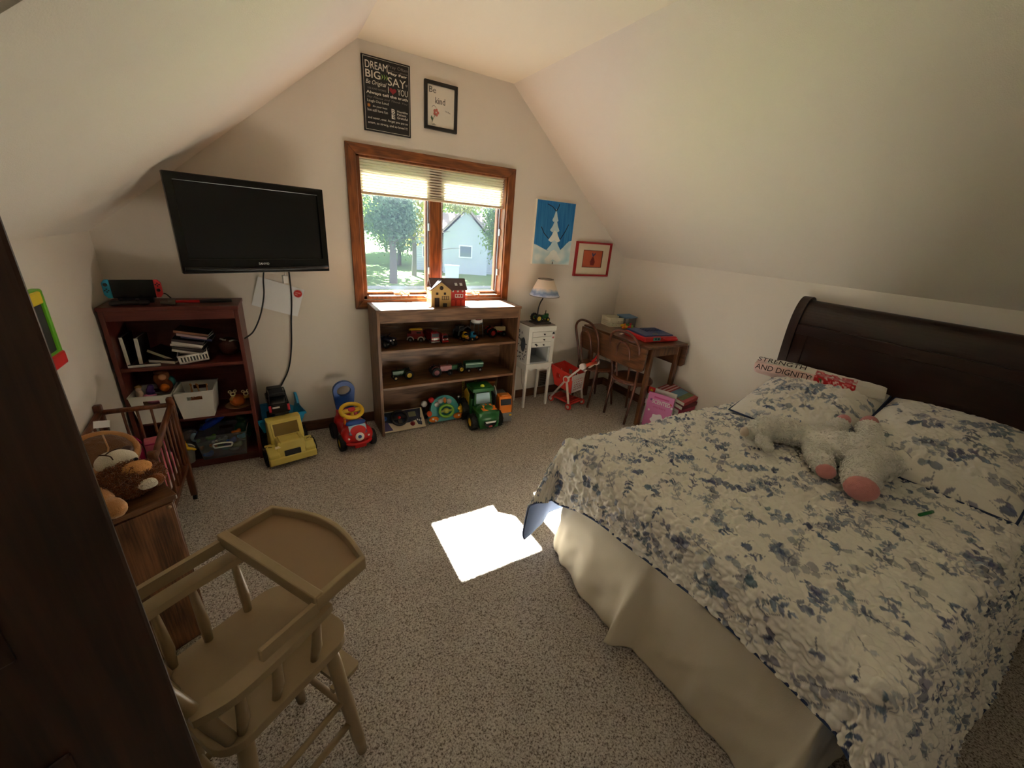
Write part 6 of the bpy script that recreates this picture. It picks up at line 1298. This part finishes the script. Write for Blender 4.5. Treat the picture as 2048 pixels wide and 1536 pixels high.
def water_gun():
    t=T('blue_dinosaur','long blue toy lying across the back of the clear bin','toy',(-.785,-.115,.215),rot=(0,-.55,-.25)); soft('toy_body',MB().ell((0,0,.0),(.07,.022,.022)).ell((.06,0,.012),(.03,.024,.024)).ell((-.06,0,-.004),(.04,.014,.014)),q('vivid_blue',(28,74,196),.35),t,.004,5); P('fin',MB().ell((.0,0,.024),(.03,.004,.012)).ell((.04,0,.034),(.016,.004,.010)),q('fin_blue',(50,120,214),.35),t)
    c=T('toy_bucket','small clear grey cup bucket in front of the bottom left shelf','bucket',(-.905,-.275,z3),0); P('cup',MB().lathe([(.030,0),(.040,.085),(.043,.088),(.039,.087),(.029,.004),(0,.004)],n=22),q('cup_grey',(150,146,140),.3),c); P('cup_handle',MB().tube([(.041*math.cos(a),0,.085+.03*math.sin(a)) for a in np.linspace(0,PI,11)],.0025,6),t_wht,c)
    b=T('yellow_toy','yellow claw-shaped toy in the grey cup bucket','toy',(-.902,-.280,z3+.075)); soft('claw',MB().ell((0,0,.02),(.012,.012,.034)).ell((.022,-.010,.012),(.028,.010,.010),(0,.35,0)).ell((-.014,-.010,.010),(.020,.010,.010),(0,-.5,0)),t_yel,b,.003,4); P('claw_knob',MB().ell((-.004,0,.056),(.009,.009,.010)),t_org,b)
    blob('grey_cloth_toy','crumpled grey plush at the back of the bottom left shelf','plush toy',(-.915,-.150,z3),[((0,0,.06),(.06,.06,.06)),((.01,-.02,.12),(.05,.045,.04))],q('plush_grey',(110,106,108),1,var=.3),fuzz=.012)
    blob('light_blue_cup','pale blue toy cup behind the grey cup bucket','cup',(-.868,-.215,z3+.10),[((0,0,.02),(.020,.020,.030))],q('cup_pale_blue',(150,186,206),.4),fuzz=0)
    blob('green_toy','dark green toy at the back right of the bottom left shelf','toy',(-.640,-.10,z3),[((0,0,.07),(.05,.04,.07)),((0,0,.155),(.03,.03,.03))],q('toy_dark_green',(24,84,48),.4),fuzz=0)
water_gun()
# ---- on the corner table
m_crate=q('crate_cream',(232,226,200),.5)
def crate():
    t=T('lattice_basket','cream lattice plastic basket at the back of the corner table','basket',(2.300,-.235,.700),math.radians(-8)); w,d,h=.165,.14,.078
    def lattice(W):
        L=[rect(-W/2,W/2,0,h)]; n=int(W/.0145)
        for r in range(3):
            for k in range(n):
                x=-W/2+.010+k*.0145+(.0072 if r%2 else 0); z=.009+r*.0155
                if x+.0105>W/2-.004: continue
                L.append([(x,z+.005),(x+.005,z+.011),(x+.0105,z+.005),(x+.005,z-.001)])
        return L
    for s in (-1,1):
        P('lattice_side',MB().prism(lattice(w),s*d/2-.0015,s*d/2+.0015,mxz),m_crate,t); P('lattice_side',MB().prism(lattice(d),s*w/2-.0015,s*w/2+.0015,yz()),m_crate,t)
    P('basket_floor',MB().b2(-w/2,w/2,-d/2,d/2,0,.003),m_crate,t); P('rim',MB().tube([(-w/2,-d/2,h),(w/2,-d/2,h),(w/2,d/2,h),(-w/2,d/2,h)],.004,6,closed=True),m_crate,t)
    b=T('clear_tub','clear plastic tub with a tilted blue lid behind the toys on the table','tub',(2.405,-.300,.700),math.radians(-6)); w,d,h=.12,.10,.085
    for s in (-1,1): P('tub_wall',MB().b2(-w/2,w/2,s*d/2-.001,s*d/2+.001,0,h),m_clear,b); P('tub_end',MB().b2(s*w/2-.001,s*w/2+.001,-d/2,d/2,0,h),m_clear,b)
    P('tub_floor',MB().b2(-w/2,w/2,-d/2,d/2,0,.002),m_clear,b); P('lid',MB().box((0,.008,h+.006),(w+.024,d+.022,.010),(.05,-.03,0)),q('lid_blue',(92,136,176),.4),b,bev=.004)
    cs=[t_org,t_yel,t_red,t_lime,t_yel,t_org,q('toy_green_leaf',(70,140,60),.4),t_red]; nn=['orange','yellow','red','lime green','second yellow','second orange','leaf green','second red']
    for i in range(8):
        blob('plastic_fruit','%s plastic play-food piece heaped on the table by the clear tub'%nn[i],'play food',(2.275+.035*(i%4)+.006*(i//4),-.395+.028*(i//4)+.010*(i%2),.700),[((0,0,.016+.012*(i//4)),(.020,.014,.014)),((.012,.0,.022+.012*(i//4)),(.009,.009,.010))],cs[i],vox=.004,fuzz=0)
crate()
def case():
    t=T('toy_case','red and blue plastic toy laptop case lying on the corner table','toy case',(2.285,-.690,.700),math.radians(-8)); w,d=.325,.27
    P('case_base',MB().box((0,0,.020),(w,d,.040)),t_red,t,bev=.010); P('lid',MB().box((0,.012,.046),(w*.90,d*.84,.014),(.03,0,0)),q('case_navy',(30,62,112),.35),t,bev=.005); P('front_handle',MB().tube(smooth_path([(.02,-d/2,.024),(.03,-d/2-.024,.024),(.13,-d/2-.024,.024),(.14,-d/2,.024)],5),.010,9),t_red,t)
    for i in range(5):
        for j in range(3): P('key',MB().box((-.03+i*.034,.02+j*.032,.056),(.024,.020,.006),(.03,0,0)),q('key_dark_blue',(20,40,84),.4),t,bev=.002)
    P('latch_panel',MB().box((-.05,-d/2-.001,.028),(.07,.008,.026)),q('latch_teal',(70,150,140),.4),t,bev=.002); P('grey_dial',MB().lathe([(.022,0),(.022,.006),(.012,.010),(0,.011)],(-.02,-.075,.050),n=18),t_gray,t); P('latch_button',MB().box((-.065,-d/2-.006,.03),(.014,.006,.014)).box((-.036,-d/2-.006,.03),(.014,.006,.014)),t_navy,t)
    p=T('paper_slip','small cream paper slip beside the toy case','paper',(2.13,-.52,.7005),.4); P('sheet',MB().b2(-.03,.03,-.012,.012,0,.001),m_paper,p)
case()
# ---- shopping cart
def cart():
    t=T('toy_shopping_cart','red and white toy shopping cart beside the white cabinet','toy cart',(1.835,-.295,0),math.radians(16)); R_=q('cart_red',(214,58,48),.35); Wc=q('cart_white',(226,214,206),.35)
    wd=.105
    P('base_tray',MB().prism([(-wd*.85,-.10),(wd*.85,-.10),(wd*.62,.14),(-wd*.62,.14)],.045,.062),R_,t,bev=.004)
    for i in range(4): P('tray_rib',MB().box((0,-.07+.05*i,.065),(.15-.012*i,.010,.006)),R_,t)
    for x,y in ((-wd,-.085),(wd,-.085),(-wd*.7,.135),(wd*.7,.135)):
        w=wheel(t,(x,y,.030),.030,.018,Wc,R_,axis='X')
    # slotted basket
    slots=[rect(-.058+i*.026,-.040+i*.026,.175+j*.022,.185+j*.022)[::-1] for i in range(5) for j in range(5)]
    P('basket_panel',MB().prism([[(-.085,.155),(.085,.155),(.10,.315),(-.10,.315)]]+slots,-.085,-.079,mxz),Wc,t,bev=.001)
    for s in (-1,1): P('basket_side',MB().prism([[(-.085,.155),(.10,.185),(.16,.36),(-.085,.315)],[(-.02,.24),(-.02,.28),(.02,.285),(.02,.245)],[(.05,.25),(.05,.295),(.09,.30),(.09,.255)]],s*.092-.004,s*.092+.004,yz()),R_,t)
    P('basket_front',MB().prism([[(-.085,.0),(.085,.0),(.10,.185),(-.10,.185)]]+[rect(-.06+i*.045,-.04+i*.045,.05+j*.05,.075+j*.05)[::-1] for i in range(3) for j in range(2)],-.004,.004,Matrix.Translation((0,.10,.18))@Matrix.Rotation(-.32,4,'X')@mxz),R_,t)
    P('basket_floor',MB().add([(-.085,-.085,.157),(.085,-.085,.157),(.085,.10,.187),(-.085,.10,.187)],[(0,1,2,3)]),R_,t)
    for s in (-1,1):
        P('side_frame',MB().tube([(s*wd,.125,.050),(s*wd,-.03,.275),(s*wd,-.175,.435)],[.013,.015,.013],8,flat=.6).tube([(s*wd,-.03,.275),(s*wd,-.085,.045)],[.013,.012],8,flat=.6),Wc,t); P('hub_disc',MB().cyl((s*(wd-.012),-.03,.275),(s*(wd+.014),-.03,.275),.030,n=18),Wc,t); P('hub_badge',MB().cyl((s*(wd+.014),-.03,.275),(s*(wd+.016),-.03,.275),.020,n=16),R_,t)
        P('handle_joint',MB().cyl((s*(wd-.014),-.175,.435),(s*(wd+.014),-.175,.435),.026,n=16),Wc,t)
    P('handle_bar',MB().cyl((-wd,-.175,.435),(wd,-.175,.435),.015,n=14),q('handle_coral',(226,84,50),.35),t); P('handle_toy',MB().tube(smooth_path([(.03,-.175,.452),(.08,-.175,.475),(.13,-.165,.50)],5),.010,8).ell((.135,-.163,.505),(.014,.014,.016)),t_red,t)
    P('stick_toy',MB().tube([(.115,-.16,.46),(.17,-.13,.50),(.205,-.12,.515)],[.012,.014,.010],8),q('toy_darkgreen2',(34,54,44),.5),t); P('ring_toy',MB().tube([(.225+.014*math.cos(a),-.12,.525+.016*math.sin(a)) for a in np.linspace(0,6.28,17)[:-1]],.006,7,closed=True),q('ring_pinkred',(206,60,84),.4),t)
cart()
# ---- books by the table leg
def books():
    def upright(label,loc,rot,w,h,th,mc,me):
        t=T('activity_book',label,'book',loc,rot=rot); P('cover',MB().b2(0,w,0,th*.18,0,h).b2(0,w,th*.82,th,0,h),mc,t); P('pages',MB().b2(.003,w-.003,th*.18,th*.82,.003,h-.003),me,t); return t
    pk=q('book_pink',(214,120,176),.45); t=upright('pink SCENTED activity book standing on the carpet by the bed',(2.180,-.875,.002),(-.08,0,math.radians(-71)),.210,.300,.018,pk,m_edge)
    txt('title','SCENTED',t_wht,t,(.040,-.0006,.215),.150,.034,bold=.02); txt('subtitle','markers',q('book_rose',(196,70,130),.5),t,(.060,-.0006,.180),.10,.020)
    P('white_cloud',MB().prism([(.115+.055*math.cos(a)*(1+.12*math.sin(6*a)),.085+.050*math.sin(a)*(1+.12*math.cos(5*a))) for a in np.linspace(0,6.28,33)[:-1]],-.0012,0,mxz),q('book_white',(236,228,232),.5),t); P('side_tab',MB().b2(-.018,0,.002,.006,.19,.235),q('tab_pale',(236,206,224),.5),t); P('top_band',MB().b2(.05,.17,-.001,0,.262,.274),q('book_rose',(196,70,130),.5),t)
    for x,z,m in ((.19,.24,t_red),(.205,.215,t_wht),(.03,.24,q('book_violet',(120,60,120),.5)),(.20,.12,q('book_violet',(120,60,120),.5)),(.03,.15,t_wht)): P('printed_dot',MB().prism([(x+.009*math.cos(a),z+.009*math.sin(a)) for a in np.linspace(0,6.28,13)[:-1]],-.0012,0,mxz),m,t)
    u=upright('white book with a red corner badge standing behind the pink book',(2.215,-.835,.002),(-.08,0,math.radians(-71)),.23,.322,.016,q('book_cover_white',(228,222,214),.5),m_edge); P('corner_badge',MB().b2(0,.055,-.001,0,.265,.325),t_red,u); P('badge_star',MB().prism([(.027+(.018 if k%2 else .009)*math.cos(PI*k/5),.295+(.018 if k%2 else .009)*math.sin(PI*k/5)) for k in range(10)],-.002,-.001,mxz),t_yel,u); txt('title','Activity Book',q('title_blue',(110,120,170),.6),u,(.065,-.001,.262),.15,.022)
    cc=[(150,120,84),(120,96,110),(196,176,160),(140,60,92),(86,90,70),(186,70,96),(120,40,52),(176,52,62)]
    lab=['lowest','second lowest','third lowest','fourth lowest','fourth highest','third highest','second highest','topmost']
    for i in range(8):
        tl=T('magazine','%s magazine in the slanting pile against the right wall'%lab[i],'magazine',(2.418,-.975+.004*(i%3),.006+.038*i),rot=(.05+.012*i,-.015*i,.04*((i*7)%5-2)),group='pile of magazines by the bed')
        P('cover',MB().b2(-.090,.090,-.13,.13,.030,.034),mat('magazine_cover_%d'%i,cc[i],.3,.45,22),tl); P('pages',MB().b2(-.089,.089,-.129,.129,.002,.030),m_edge,tl); P('spine',MB().b2(-.090,.090,-.132,-.129,.001,.034),q('mag_spine_%d'%i,cc[i],.4),tl)
        if i==7:
            for k in range(3): P('cover_stripe',MB().b2(-.090,.090,.045+.030*k,.058+.030*k,.0342,.0350),q('stripe_cream',(226,206,200),.4),tl)
            P('cover_photo',MB().b2(-.08,.08,-.10,.03,.0342,.0350),mat('photo_sky',(96,140,170),.3,.35,24),tl); P('cover_photo_ground',MB().b2(-.08,.08,-.10,-.05,.0350,.0356),mat('photo_green',(96,110,60),.3,.5,40),tl)
books()
